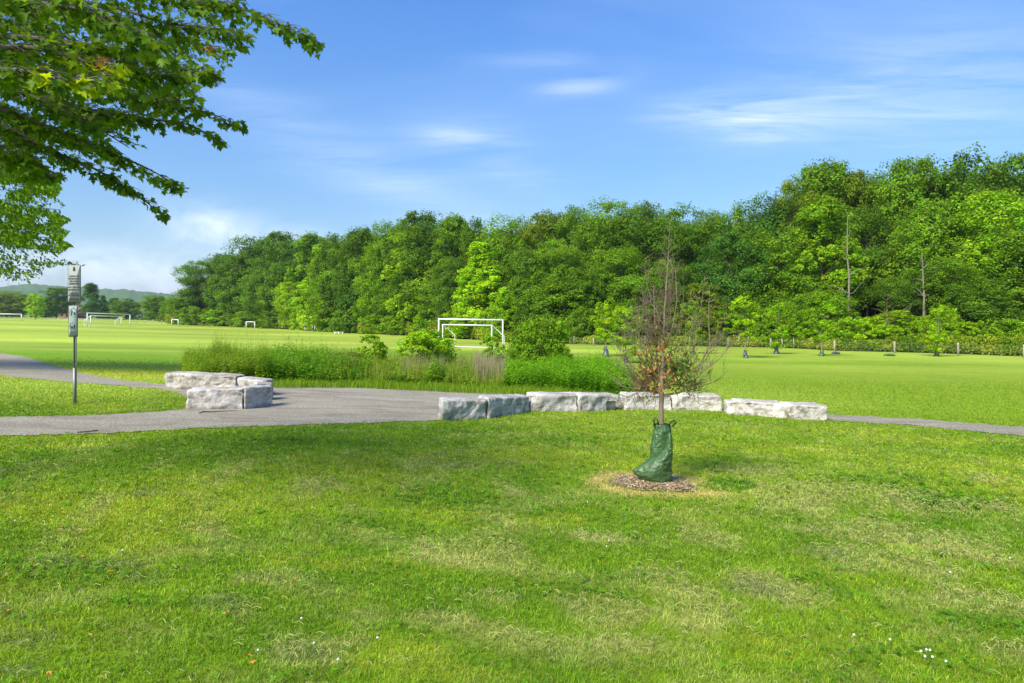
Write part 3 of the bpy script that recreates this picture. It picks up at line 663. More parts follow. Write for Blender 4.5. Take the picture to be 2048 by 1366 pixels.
for X, R, hp in ((1478, 694, 24), (1497, 694, 25), (1587, 697, 22), (1719, 700, 26), (1797, 703, 27), (1851, 704, 20), (1961, 708, 27), (2001, 709, 26), (1148, 690, 18), (1380, 693, 22), (1290, 692, 20)):
    p = G(X, R); hh = hp * p[1] / F; mb = MB(); mb.tube([(0, 0, -.1), (0, 0, hh)], .03, 5); mb.box((0, 0, hh * .8), (.10, .02, .05))
    tag(link('metal_stake', mb.mesh('metal_stake', m_tpost), loc=p), 'thin grey metal stake standing behind the wire fence', 'stake', 'metal stakes behind the wire fence')

# ------------------------------------------------------------------ watering bag on the young tree
bX, bR = 1322, 972
bb = G(bX, bR - 5); bm_px = bb[1] / F
def tarp(name, base, rough=.28):
    m, t, b = mat(name)
    o, h = noise_ramp(t, 18, [(.3, tuple(k * .7 for k in base)), (.7, tuple(min(1, k * 1.25) for k in base))], detail=6)
    L(t, o, b.inputs['Base Color']); setin(b, Roughness=rough); b.inputs['Specular IOR Level'].default_value = .6
    o2, h2 = noise_ramp(t, 26, [(0, (0, 0, 0)), (1, (1, 1, 1))], detail=3, vec=(.7, .7, 2.6), distort=.6); bump(t, b, h2, .012, .7); return m
m_tarp = tarp('green_tarp', (.050, .115, .030), .38); m_black = plain('black_webbing', (.02, .02, .02), .5, 0, .1); m_tarp_grey = tarp('dark_tarp', (.05, .075, .09), .4)
bag = empty('watering_bag', bb, 'crumpled dark green watering bag wrapped round the trunk of the dying tree', 'watering bag')
def loft(rows, n=72, wr=1.0, seed=0, taper_left=0):
    """rows: (h, xl, xr, dy) in photo px; closed cross sections"""
    hs = np.array([r_[0] for r_ in rows], float); H = np.linspace(hs[0], hs[-1], 90); v_ = []
    th = np.linspace(0, 2 * math.pi, n, endpoint=False)
    for h_ in H:
        xl = np.interp(h_, hs, [r_[1] for r_ in rows]); xr = np.interp(h_, hs, [r_[2] for r_ in rows]); dy = np.interp(h_, hs, [r_[3] for r_ in rows])
        cx0 = (xl + xr) / 2; ax = (xr - xl) / 2
        for a_ in th:
            cxs = math.cos(a_); sn = math.sin(a_)
            yy = sn * dy * (1 - taper_left * max(0, -cxs) ** 1.3)
            p_ = Vector((cxs * 2.2, sn * 2.2, h_ / 16)); w1 = mnoise.noise(p_ + Vector((seed, 0, 0))); w2 = abs(mnoise.noise(p_ * 2.1 + Vector((0, seed, 0)))); w3 = mnoise.noise(Vector((cxs * 3 + h_ / 12, sn * 3, h_ / 9 + seed)))
            k_ = 1 + wr * (.09 * w1 - .17 * w2 + .07 * w3)
            v_.append(((cx0 - bX + cxs * ax * k_) * bm_px, yy * k_ * bm_px, (h_) * bm_px))
    v_ = np.array(v_); i_ = np.arange(89)[:, None] * n; j_ = np.arange(n)[None]; j2_ = (j_ + 1) % n
    return v_, np.stack([i_ + j_, i_ + j2_, i_ + n + j2_, i_ + n + j_], -1).reshape(-1, 4)
mb = MB()
v_, q_ = loft([(-4, 1296, 1340, 17), (20, 1297, 1342, 15), (52, 1300, 1340, 14), (65, 1299.5, 1340, 13.5), (90, 1303, 1341, 14), (108, 1307, 1342.5, 15), (119, 1308, 1341, 12)], wr=1.0, seed=3); mb.add(v_, q_)
v_, q_ = loft([(-3, 1300, 1341, 16), (3, 1288, 1342, 20), (12, 1276, 1343, 23), (19, 1268, 1344, 24), (27, 1266, 1344, 25), (40, 1285, 1344, 26), (55, 1304, 1344.5, 26), (66, 1317, 1344.5, 25), (74, 1323, 1344.5, 24), (86, 1326, 1344, 22), (98, 1328, 1343, 17), (104, 1331, 1341, 12)], wr=.8, seed=9, taper_left=.45); mb.add(v_, q_)
link('bag_body', mb.mesh('bag_body', m_tarp, True), bag)
mb = MB(); mb.tube([(2.5 * bm_px, 0, 112 * bm_px), (2.5 * bm_px, 0, 118.5 * bm_px)], 11 * bm_px, 16); link('bag_opening', mb.mesh('bag_opening', plain('mouth_shade', (.015, .03, .02), .8)), bag)  # near-black plug: shade inside the open mouth is put into its colour
for (x0_, x1_, lx, lz) in ((1307, 1317, -3, 132), (1336, 1344, 6, 128)):
    mb = MB(); pts = [((x0_ - bX) * bm_px, -.05, 117 * bm_px), ((x0_ - bX + lx * .6) * bm_px, -.06, (117 + (lz - 117) * .7) * bm_px), (((x0_ + x1_) / 2 - bX + lx) * bm_px, -.06, lz * bm_px), ((x1_ - bX + lx) * bm_px, -.06, (117 + (lz - 117) * .6) * bm_px), ((x1_ - bX) * bm_px - .01, -.05, 115 * bm_px)]
    mb.tube(pts, .010, 6); link('handle', mb.mesh('handle', m_black, True), bag)

# ------------------------------------------------------------------ the dying young tree
rs = np.random.RandomState(11)
tb = G(1325, 966); tY = tb[1]; ts = tY / F
def tp(X, R, dy=0.0): return np.array([(X - CX) * (tY) / F, tY + dy, EYE + (HOR - R) * tY / F]) - tb
dt = empty('dying_tree', tb, 'nearly bare young tree with brown withered leaves, growing from the green bag', 'tree')
lead = np.array([tp(1325, 972), tp(1323, 850), tp(1322, 790), tp(1326, 740), tp(1330, 690, .02), tp(1331, 640, 0), tp(1333, 580, -.02), tp(1337, 530, 0), tp(1338, 480, .01), tp(1341, 440)])
_t = np.linspace(0, 1, len(lead)); _u = np.linspace(0, 1, 40); lead = np.stack([np.interp(_u, _t, lead[:, k]) for k in range(3)], -1); lead[8:, 0] += np.cumsum(rs.randn(32)) * .0035; lead[8:, 1] += np.cumsum(rs.randn(32)) * .004
mb = MB(); mb.tube(lead, np.interp(_u, _t, [.038, .032, .030, .026, .020, .014, .009, .006, .003, .0015]), 9)
co = np.array([tp(1324, 780), tp(1316, 730, .03), tp(1313, 680, .05), tp(1311, 620, .05), tp(1309, 570, .06)]); mb.tube(co, [.014, .012, .009, .006, .003], 6)
co2 = np.array([tp(1330, 700), tp(1345, 650, -.03), tp(1352, 600, -.05), tp(1349, 540, -.05)]); mb.tube(co2, [.010, .008, .005, .002], 5)
co3 = np.array([tp(1326, 760), tp(1352, 740, -.05), tp(1368, 700, -.08), tp(1368, 640, -.08)]); mb.tube(co3, [.010, .008, .006, .003], 5)
link('trunk', mb.mesh('trunk', m_bark_young, True), dt)
tips = []
def twig(mb_, p, d, ln_, r_, depth, up):
    n_ = 6; pts = [p]; dd = d / np.linalg.norm(d)
    for k in range(n_):
        dd = dd + np.array([rs.randn() * .13, rs.randn() * .13, up * .20 + rs.randn() * .08]); dd /= np.linalg.norm(dd); pts.append(pts[-1] + dd * ln_ / n_)
    pts = np.array(pts); mb_.tube(pts, np.linspace(r_, r_ * .3, n_ + 1), 4 if r_ < .004 else 5, False)
    tips.append(pts[3]); tips.append(pts[-1]); tips.append(pts[1])
    if depth > 0:
        for k in range(rs.randint(4, 8)):
            i_ = rs.randint(1, n_); f_ = pts[i_]; t_ = pts[i_] - pts[i_ - 1]; t_ /= np.linalg.norm(t_)
            s_ = rs.randn(3); s_ -= t_ * s_.dot(t_); s_ /= np.linalg.norm(s_)
            twig(mb_, f_, t_ * .75 + s_ * .75, ln_ * rs.uniform(.3, .6), max(r_ * .6, .0014), depth - 1, up * .5)
mb = MB()
big = [(1240, 690), (1228, 680), (1250, 730), (1236, 770), (1262, 655), (1275, 640), (1270, 760), (1295, 650), (1450, 685), (1440, 668), (1430, 700), (1410, 640), (1420, 760), (1400, 790), (1385, 650), (1455, 740), (1380, 720), (1256, 800), (1405, 720), (1290, 690), (1285, 560), (1300, 530), (1372, 570), (1296, 610), (1400, 600), (1268, 610), (1358, 530), (1280, 650), (1425, 650)]
for (X, R) in big:
    r0_ = rs.uniform(765, 800) if R > 635 else min(790, R + rs.uniform(110, 170)); st_ = tp(np.interp(r0_, [440, 640, 790], [1341, 1331, 1323]), r0_); en = tp(X, R, rs.uniform(-.35, .35)); v0 = en - st_
    c1 = st_ + v0 * np.array([.5, .5, .12]); c2 = st_ + v0 * np.array([.88, .88, .55])
    ts_ = np.linspace(0, 1, 9)[:, None]; pts = (1 - ts_) ** 3 * st_ + 3 * (1 - ts_) ** 2 * ts_ * c1 + 3 * (1 - ts_) * ts_ ** 2 * c2 + ts_ ** 3 * en
    pts[1:-1] += rs.randn(7, 3) * .010; mb.tube(pts, np.linspace(.0085, .0024, 9), 5, False)
    for k in range(9):
        i_ = rs.randint(2, 9); t_ = pts[i_] - pts[i_ - 1]; t_ /= np.linalg.norm(t_); s_ = rs.randn(3) * .6
        twig(mb, pts[i_], t_ + s_ * .7, rs.uniform(.12, .34), .0034, 1, .4)
    tips += [pts[2], pts[4], pts[3]]
for k in range(84):
    f_ = rs.uniform(0, 1) ** 1.15; R = 790 - f_ * 335; X = np.interp(R, [440, 530, 640, 790], [1341, 1337, 1331, 1323])
    th = rs.uniform(0, 6.28); L0 = np.interp(f_, [0, .3, .6, 1], [.48, .48, .28, .12]) * rs.uniform(.5, 1.1)
    st_ = tp(X, R); d = np.array([math.cos(th), math.sin(th) , rs.uniform(-.3, .6) + f_ * .6]); twig(mb, st_, d, L0, np.interp(f_, [0, 1], [.0045, .0025]), 2 if f_ < .6 else 1, .5)
mb.tube([tp(1286, 792), tp(1287, 812), tp(1293, 828), tp(1301, 833), tp(1308, 822), tp(1311, 805), tp(1309, 790)], .0035, 5, False)
link('twigs', mb.mesh('twigs', m_twig), dt)
tips = np.array(tips); ctr = tp(1338, 745); dist = np.hypot((tips[:, 0] - ctr[0]) / .46, (tips[:, 2] - ctr[2]) / .55)
def rhomb(C_, D_, S_, L_, Wd_):
    """rhombic leaves"""
    return np.stack([C_ - D_ * L_[:, None] * .5, C_ + S_ * Wd_[:, None] * .5, C_ + D_ * L_[:, None] * .5, C_ - S_ * Wd_[:, None] * .5], 1).reshape(-1, 3)
def randdir(n_, r_=None):
    v_ = (r_ or rng).randn(n_, 3); return v_ / np.linalg.norm(v_, axis=1)[:, None]
def frames(Nn):
    a_ = randdir(len(Nn)); D_ = a_ - Nn * (a_ * Nn).sum(1)[:, None]; D_ /= np.linalg.norm(D_, axis=1)[:, None] + 1e-9; return D_, np.cross(Nn, D_)
cand = tips[dist < 1]; cand = cand[rs.randint(0, len(cand), 2000)] + rs.randn(2000, 3) * .04
keep = rs.rand(2000) < np.clip(1.2 - np.hypot((cand[:, 0] - ctr[0]) / .46, (cand[:, 2] - ctr[2]) / .52), 0, 1); cand = cand[keep]; n = len(cand)
D_, S_ = frames(randdir(n)); D_[:, 2] -= .8; D_ /= np.linalg.norm(D_, axis=1)[:, None]
V5 = rhomb(cand, D_, S_, rs.uniform(.04, .085, n), rs.uniform(.02, .045, n))
pal = np.array([(.34, .17, .04), (.46, .25, .06), (.17, .30, .03), (.11, .22, .02), (.40, .21, .05), (.28, .36, .04), (.28, .11, .035)])
gidx = np.where(rs.rand(n) < np.clip((cand[:, 0] - ctr[0]) / .15 + .55, .25, .85), rs.choice([2, 3, 5], n), rs.choice([0, 1, 4, 6], n))
link('leaves', np_mesh('leaves', V5, [np.arange(len(V5)).reshape(-1, 4)], m_straw, np.repeat(pal[gidx], 4, axis=0)), dt)

# ------------------------------------------------------------------ tree prototypes
PROF = {'round': ([.12, .3, .5, .7, .85, .95, 1], [.6, .95, 1, .98, .9, .74, .45]),
        'tall': ([.10, .25, .5, .7, .88, .96, 1], [.6, .88, .97, 1, .86, .64, .3]),
        'cone': ([.05, .18, .4, .6, .8, .93, 1], [.75, 1, .88, .66, .42, .2, .02]),
        'open': ([.34, .45, .6, .75, .9, 1], [.4, .8, 1, 1, .88, .5]),
        'bush': ([0, .2, .5, .75, .92, 1], [.8, 1, .95, .75, .4, .1]), 'ball': ([.03, .2, .45, .7, .9, 1], [.55, .88, 1, .95, .72, .4])}
def make_proto(seed, H, R, kind, nblob, br, nsub, kleaf, lsize, flat=.88, inner=.45, trunk_r=.28, bark=None, asp=.6, limbs=14, gap=0.0):
    r_ = np.random.RandomState(seed); T_, P_ = PROF[kind]; t = r_.uniform(T_[0], 1, nblob * 3); pr = np.interp(t, T_, P_); keep = r_.rand(len(t)) < pr ** 1.2; t = t[keep][:nblob]; pr = pr[keep][:nblob]; nb = len(t)
    th = np.arange(nb) * 2.399 + r_.rand(nb); rad = pr * R * np.sqrt(r_.uniform(inner, 1.0, nb)); lob = 1 + .22 * np.sin(th * 2 + seed) + .12 * np.sin(th * 3 + seed * 2)
    brr = br * r_.uniform(.65, 1.3, nb)
    C_ = np.stack([np.cos(th) * np.clip(rad * lob - brr * .6, 0, None), np.sin(th) * np.clip(rad * lob - brr * .6, 0, None), np.minimum(t * H, H - brr * flat * .8)], -1)
    # second level clumps
    sd = randdir(nb * nsub, r_).reshape(nb, nsub, 3); sd[..., 2] = np.where(sd[..., 2] < -.8, -sd[..., 2], sd[..., 2])
    sc_ = C_[:, None] + sd * brr[:, None, None] * np.array([1, 1, flat]) * r_.uniform(.6, 1.05, (nb, nsub, 1)); sr = brr[:, None] * r_.uniform(.26, .42, (nb, nsub))
    shade = (1 + .20 * r_.randn(nb, nsub) * .8 + .10 * r_.randn(nb, 1)); hue = .07 * r_.randn(nb, nsub)
    n_ = nb * nsub * kleaf; ci = np.repeat(np.arange(nb * nsub), kleaf); sc_ = sc_.reshape(-1, 3)[ci]; sr_ = sr.reshape(-1)[ci]; shade = shade.reshape(-1)[ci]; hue = hue.reshape(-1)[ci]
    ld = randdir(n_, r_); ld[:, 2] = np.where((ld[:, 2] < -.2) & (r_.rand(n_) < .35), -ld[:, 2], ld[:, 2])
    Pp = sc_ + ld * (sr_ * r_.uniform(.55, 1.15, n_))[:, None] * np.array([1.05, 1.05, .9])
    cd = (Pp - np.array([0, 0, H * .45])) / np.array([R, R, H * .55]); Nn = ld * .6 + cd * .35 + np.array([0, 0, .35]) + randdir(n_, r_) * .6; Nn /= np.linalg.norm(Nn, axis=1)[:, None]
    a_ = randdir(n_, r_); D_ = a_ - Nn * (a_ * Nn).sum(1)[:, None]; D_ /= np.linalg.norm(D_, axis=1)[:, None]; S_ = np.cross(Nn, D_)
    s_ = lsize * r_.uniform(.6, 1.35, n_)
    ok = Pp[:, 2] > -.02
    V_ = rhomb(Pp[ok], D_[ok], S_[ok], s_[ok], s_[ok] * asp)
    col = np.clip(shade * r_.uniform(.72, 1.28, n_), .35, 1.9)[:, None] * np.stack([1 + hue + .1 * r_.randn(n_), np.ones(n_), 1 + .25 * r_.rand(n_)], -1)
    crown = np_mesh('crown', V_, [np.arange(len(V_)).reshape(-1, 4)], m_leaf, np.repeat(np.clip(col[ok], .1, 2), 4, axis=0))
    mb_ = MB(); th_ = H * (.82 if kind != 'bush' else .6); zz = np.linspace(-.3, th_, 9); wob = np.cumsum(r_.randn(9, 2) * H * .008, axis=0); wob[0] = 0
    mb_.tube(np.column_stack([wob, zz]), trunk_r * np.linspace(1.1, .18, 9), 8, False)
    for k in r_.permutation(nb)[:limbs]:
        zst = min(C_[k, 2] * .72, th_ * .9) if kind != 'bush' else C_[k, 2] * .2; st_ = np.array([np.interp(zst, zz, wob[:, 0]), np.interp(zst, zz, wob[:, 1]), zst]); en = C_[k]
        mid = st_ * .5 + en * .5 + np.array([0, 0, -.04 * H * (1 if kind != 'open' else .3)]); f_ = (1 - zst / H)
        mb_.tube([st_, st_ * .75 + mid * .25 + r_.randn(3) * .01 * H, mid, en], trunk_r * np.array([.45, .35, .25, .08]) * (f_ + .35), 5, False)
    trunk = mb_.mesh('trunk', bark or m_bark, True)
    return dict(crown=crown, trunk=trunk, H=H, R=R)
B1 = dict(br=2.5, nsub=13, kleaf=54, lsize=.34)
PR = {
 'round_a': make_proto(1, 20, 5.5, 'round', 62, **B1), 'round_b': make_proto(2, 20, 6, 'round', 66, **B1), 'round_c': make_proto(3, 18, 5.5, 'round', 54, **dict(B1, br=2.4)),
 'tall_a': make_proto(4, 22, 4.6, 'tall', 60, **B1), 'tall_b': make_proto(5, 21, 4.8, 'tall', 58, **dict(B1, br=1.8)),
 'cone_a': make_proto(6, 18, 4.2, 'cone', 62, **dict(B1, br=1.6)),
 'open_a': make_proto(7, 22, 6.5, 'open', 56, **dict(B1, br=2.5, kleaf=36), flat=.42, inner=.2, limbs=30), 'open_b': make_proto(8, 22, 6.5, 'open', 54, **dict(B1, br=2.6, kleaf=34), flat=.45, inner=.2, limbs=30),
 'bush_a': make_proto(9, 4, 2.4, 'bush', 34, br=.8, nsub=8, kleaf=30, lsize=.20, trunk_r=.06), 'bush_b': make_proto(10, 4.5, 2.2, 'bush', 34, br=.75, nsub=8, kleaf=30, lsize=.20, trunk_r=.06),
 'small_a': make_proto(12, 9, 3, 'round', 46, br=1.1, nsub=8, kleaf=34, lsize=.24, trunk_r=.14), 'small_b': make_proto(13, 9, 2.6, 'cone', 44, br=1.0, nsub=8, kleaf=34, lsize=.24, trunk_r=.14),
}
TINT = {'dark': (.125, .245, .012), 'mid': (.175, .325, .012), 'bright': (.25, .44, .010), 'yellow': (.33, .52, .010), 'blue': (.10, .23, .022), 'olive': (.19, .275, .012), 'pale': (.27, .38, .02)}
def place(proto, X, top, wpx, Y, tint, label, cat='tree', group=None, name='broadleaf_tree', var=None, base=None):
    p = PR[proto]; x_ = (X - CX) * Y / F; z_ = gz(x_, Y); H = EYE + (HOR - top) * Y / F - z_
    s_ = wpx * Y / F / 2 / p['R']; rs_ = random.Random(int(X * 7 + top * 13 + Y))
    o = empty(name, (x_, Y, z_), label, cat, group, rz=rs_.uniform(0, 6.28), scale=(s_, s_, H / p['H']))
    tr = link('trunk', p['trunk'], o); cr = link('crown', p['crown'], o); k = rs_.uniform(.88, 1.12)
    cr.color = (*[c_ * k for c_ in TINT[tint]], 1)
    return o

EDGE = [(330, 648.5), (420, 652), (510, 655.3), (600, 660.5), (700, 666.5), (860, 674), (1000, 684), (1200, 690), (1456, 694), (1564, 696), (1669, 702), (1789, 705), (1916, 709), (2048, 714), (2200, 720)]
EP = np.array([G(*p) for p in EDGE]); EX = np.array([p[0] for p in EDGE])
def behind(X, Y, gap): return max(Y, float(np.interp(X, EX, EP[:, 1])) + gap) if X > 330 else Y

# ------------------------------------------------------------------ the wood: every tree by column, top row, width, distance
GW = 'trees of the wood along the field'
wood = [
 # skyline / back row from the left
 (400, 519, 88, 165, 'open_a', 'dark', 'airy dark tree at the left tip of the wood with sky showing through its crown'),
 (372, 585, 60, 158, 'round_a', 'mid', 'low rounded tree under the airy one at the left tip of the wood'),
 (448, 512, 70, 170, 'round_b', 'dark', 'dark round tree just right of the airy tree at the wood left tip'),
 (498, 480, 88, 160, 'round_a', 'dark', 'dark domed tree where the wood skyline first steps up from the left'),
 (560, 469, 96, 152, 'round_b', 'dark', 'broad dark domed tree above the small goal on the left skyline'),
 (622, 470, 80, 146, 'tall_b', 'mid', 'dark round crown on the skyline right of the broad dome above the small goal'),
 (672, 474, 80, 140, 'round_c', 'dark', 'dark crown on the skyline above the yellow green trees near the walker'),
 (722, 464, 80, 134, 'tall_a', 'dark', 'dark skyline crown left of the hump above the bright tree'),
 (775, 452, 80, 128, 'round_a', 'mid', 'green skyline crown on the left shoulder of the central hump'),
 (838, 430, 110, 122, 'round_b', 'dark', 'dark domed crown forming the top of the central hump of the skyline'),
 (905, 436, 90, 118, 'tall_b', 'mid', 'green skyline crown right of the central hump'),
 (958, 444, 80, 112, 'round_c', 'dark', 'dark skyline crown in the dip above the large central goal'),
 (1020, 440, 100, 108, 'round_a', 'mid', 'olive green crown on the skyline right of the large central goal'),
 (1085, 432, 100, 104, 'round_b', 'olive', 'domed olive crown on the skyline left of the spreading trees'),
 (1150, 420, 110, 100, 'open_b', 'mid', 'spreading skyline tree with layered branches left of the highest middle crown'),
 (1215, 405, 120, 96, 'open_a', 'mid', 'tall spreading tree with the highest crown left of the dying tree top'),
 (1285, 412, 120, 94, 'open_b', 'dark', 'spreading layered tree just left of the dying tree top'),
 (1350, 412, 120, 92, 'open_a', 'dark', 'dark spreading tree directly behind the dying tree top'),
 (1418, 426, 100, 92, 'open_b', 'mid', 'spreading tree with sky gaps right of the dying tree top'),
 (1475, 420, 90, 90, 'round_c', 'mid', 'bluish green round tree right of the gap in the skyline'),
 (1530, 402, 110, 88, 'round_a', 'blue', 'bluish green crown with a small peak before the skyline steps up'),
 (1600, 360, 90, 86, 'open_a', 'olive', 'tall ragged tree at the step up of the right skyline'),
 (1645, 338, 120, 88, 'tall_a', 'mid', 'tall tree with the ragged peak at the left of the high right skyline'),
 (1705, 352, 100, 86, 'round_b', 'olive', 'olive crown right of the ragged peak on the right skyline'),
 (1762, 350, 110, 85, 'round_a', 'mid', 'round green crown between the two high humps on the right skyline'),
 (1828, 328, 130, 84, 'round_b', 'mid', 'broad green crown left of the highest hump on the right'),
 (1920, 316, 160, 84, 'round_c', 'dark', 'broad dark crown forming the highest hump near the right edge'),
 (1990, 338, 100, 84, 'open_b', 'dark', 'dark crown in the notch left of the right edge of the photo'),
 (2055, 318, 130, 82, 'round_a', 'dark', 'dark crown cut by the right edge of the photo'),
 (2160, 330, 170, 80, 'round_b', 'mid', 'tree just beyond the right edge of the photo'),
 # middle and front rows
 (470, 560, 76, 145, 'round_c', 'mid', 'mid green tree filling the lower front of the wood near its left tip'),
 (530, 545, 80, 140, 'round_a', 'dark', 'dark tree above the small goal left of the walker, lower front row'),
 (546, 548, 44, 132, 'tall_a', 'yellow', 'slim yellow green tree standing in front of dark ones above the small goal'),
 (590, 566, 70, 126, 'round_b', 'yellow', 'low yellow green tree left of the walker'),
 (640, 520, 78, 124, 'cone_a', 'yellow', 'yellow green tree rising behind the walker'),
 (672, 488, 84, 130, 'round_a', 'bright', 'light green tree with sloping left side, upper left of the wood'),
 (718, 522, 92, 112, 'cone_a', 'blue', 'dark bluish conical tree in front of the light green ones'),
 (760, 500, 80, 116, 'round_b', 'bright', 'light green tree between the dark conical tree and the bright giant'),
 (832, 456, 112, 104, 'tall_b', 'yellow', 'large bright yellow green tree rising left of the large central goal'),
 (800, 570, 80, 96, 'round_c', 'mid', 'mid green tree at the foot of the large bright tree'),
 (872, 560, 70, 92, 'small_a', 'mid', 'low green tree behind the left post of the large central goal'),
 (962, 486, 112, 90, 'cone_a', 'yellow', 'bright conical tree rising above the large central goal'),
 (1010, 575, 70, 76, 'small_b', 'bright', 'bright pointed young tree right behind the large central goal'),
 (905, 520, 80, 104, 'round_a', 'dark', 'dark tree in the gap between the two bright trees'),
 (1055, 505, 90, 92, 'round_b', 'dark', 'dark tree right of the bright conical tree'),
 (1120, 480, 100, 90, 'open_a', 'mid', 'layered tree with tiered branches in the middle of the wood'),
 (1120, 560, 120, 80, 'round_c', 'mid', 'rounded mid green tree behind the big round shrub'),
 (1180, 540, 90, 84, 'round_a', 'dark', 'dark tree left of the leafy saplings'),
 (1245, 500, 120, 84, 'open_b', 'mid', 'layered tree with drooping tiers left of the dying tree'),
 (1300, 560, 100, 80, 'round_b', 'dark', 'dark tree behind the lower crown of the dying tree'),
 (1345, 520, 100, 84, 'open_a', 'dark', 'dark tiered tree directly behind the dying tree middle'),
 (1398, 570, 84, 72, 'small_a', 'olive', 'yellowish bronze small tree right of the dying tree'),
 (1465, 470, 110, 76, 'round_b', 'blue', 'bluish green tree in the front row right of the skyline gap'),
 (1540, 465, 120, 74, 'round_a', 'mid', 'full green tree in the front row left of the pale bare trunk'),
 (1500, 560, 90, 66, 'round_c', 'mid', 'low green tree behind the second staked sapling'),
 (1650, 400, 130, 76, 'tall_b', 'bright', 'bright green tree in the front row above the third fence post'),
 (1600, 540, 110, 68, 'round_b', 'mid', 'low spreading green tree in the front row left of the dark gap'),
 (1735, 420, 110, 82, 'open_b', 'dark', 'dark layered tree above the gap with bare trunks'),
 (1660, 585, 80, 64, 'small_a', 'mid', 'small green tree in front of the dark hollow'),
 (1850, 420, 140, 76, 'round_c', 'mid', 'broad green tree in the front row under the high right hump'),
 (1810, 540, 90, 70, 'open_a', 'dark', 'dark layered tree with a straight bare trunk right of the gap'),
 (1900, 520, 100, 68, 'round_a', 'mid', 'mid green tree in the front row near the right edge'),
 (1985, 392, 170, 72, 'round_b', 'bright', 'big bright green tree in the front row by the right edge'),
 (1960, 560, 120, 64, 'round_c', 'dark', 'low dark tree in front of the big bright one by the right edge'),
 (2060, 470, 130, 66, 'tall_a', 'mid', 'green tree cut by the right edge below the dark crown'),
 (2130, 440, 150, 72, 'round_a', 'bright', 'tree just outside the right edge beside the bright one'),
]
for (X, top, wp, Y, pr_, ti, lab) in wood:
    place(pr_, X, top, wp * 1.2, behind(X, Y, 3 + wp * 1.15 * max(Y, float(np.interp(X, EX, EP[:, 1]))) / F / 2), ti, lab, group=GW)
# far back rows that only show as dark depth between the others
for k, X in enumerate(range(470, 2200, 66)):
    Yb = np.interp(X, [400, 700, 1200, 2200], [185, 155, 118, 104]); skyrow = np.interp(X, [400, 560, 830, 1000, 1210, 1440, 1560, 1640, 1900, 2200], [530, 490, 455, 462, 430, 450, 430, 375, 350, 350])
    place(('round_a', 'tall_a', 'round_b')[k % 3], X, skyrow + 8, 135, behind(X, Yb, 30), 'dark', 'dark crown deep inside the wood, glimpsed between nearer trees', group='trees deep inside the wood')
# bushes along the edge of the wood
bushes = [(395, 612, 60, 140, 'mid'), (445, 618, 56, 130, 'bright'), (500, 622, 60, 124, 'bright'), (552, 620, 56, 118, 'mid'), (607, 622, 50, 112, 'yellow'), (660, 612, 60, 106, 'bright'), (708, 600, 70, 104, 'mid'), (755, 606, 64, 98, 'mid'),
          (806, 615, 70, 92, 'bright'), (858, 612, 60, 84, 'bright'), (905, 600, 60, 86, 'mid'), (945, 628, 60, 78, 'bright'), (1000, 610, 64, 74, 'bright'), (1052, 600, 60, 74, 'dark'), (1100, 600, 70, 72, 'dark'), (1160, 612, 64, 70, 'mid'),
          (1220, 610, 66, 68, 'bright'), (1300, 625, 64, 66, 'olive'), (1350, 618, 60, 66, 'olive'), (1410, 615, 60, 64, 'olive'), (1450, 622, 64, 64, 'bright'), (1520, 610, 60, 63, 'mid'), (1575, 600, 60, 63, 'bright'), (1625, 620, 60, 62, 'bright'), (1680, 632, 64, 61, 'bright'),
          (1735, 636, 60, 60, 'yellow'), (1790, 622, 70, 61, 'yellow'), (1850, 640, 60, 60, 'bright'), (1885, 612, 58, 61, 'bright'), (1925, 645, 60, 60, 'yellow'), (1975, 632, 76, 60, 'bright'), (2030, 640, 70, 60, 'bright'), (2090, 640, 80, 60, 'mid')]
for k, (X, top, wp, Y, ti) in enumerate(bushes):
    rel = 'left of' if X < 500 else ('beside the walker behind the small goal' if X < 700 else '')
    lab = {0: 'left of the small goal'}.get(k)
    side = ('near the left tip of the wood', 'above the small goals', 'near the walker', 'left of the large central goal', 'behind the large central goal', 'behind the big round shrub', 'behind the dying tree', 'behind the left part of the fence', 'behind the middle of the fence', 'behind the right part of the fence')
    zi = int(np.searchsorted([430, 530, 690, 860, 1010, 1180, 1420, 1600, 1830], X)); order = sum(1 for j_ in range(k + 1) if int(np.searchsorted([430, 530, 690, 860, 1010, 1180, 1420, 1600, 1830], bushes[j_][0])) == zi)
    nth = ('leftmost', 'second', 'third', 'fourth', 'fifth', 'sixth', 'seventh')[order - 1]; tone = {'mid': 'mid green', 'bright': 'bright green', 'yellow': 'yellow green', 'olive': 'bronze green', 'dark': 'dark green'}[ti]
    place(('bush_a', 'bush_b', 'small_a')[k % 3 if Y < 90 else k % 2], X, top, wp * 1.25, behind(X, Y, 3.6), ti, f'{tone} bush {side[zi]}, {nth} from the left there', 'bush', 'bushes along the edge of the wood', 'edge_bush')

def leaf_stuff(name, label, cat, P_, N_, L_, Wd_, col, m_=None):
    D_, S_ = frames(N_); V_ = rhomb(P_, D_, S_, L_, Wd_)
    return tag(link(name, np_mesh(name, V_, [np.arange(len(V_)).reshape(-1, 4)], m_ or m_grass, np.clip(np.repeat(col, 4, axis=0), 0, 1))), label, cat, kind='stuff')
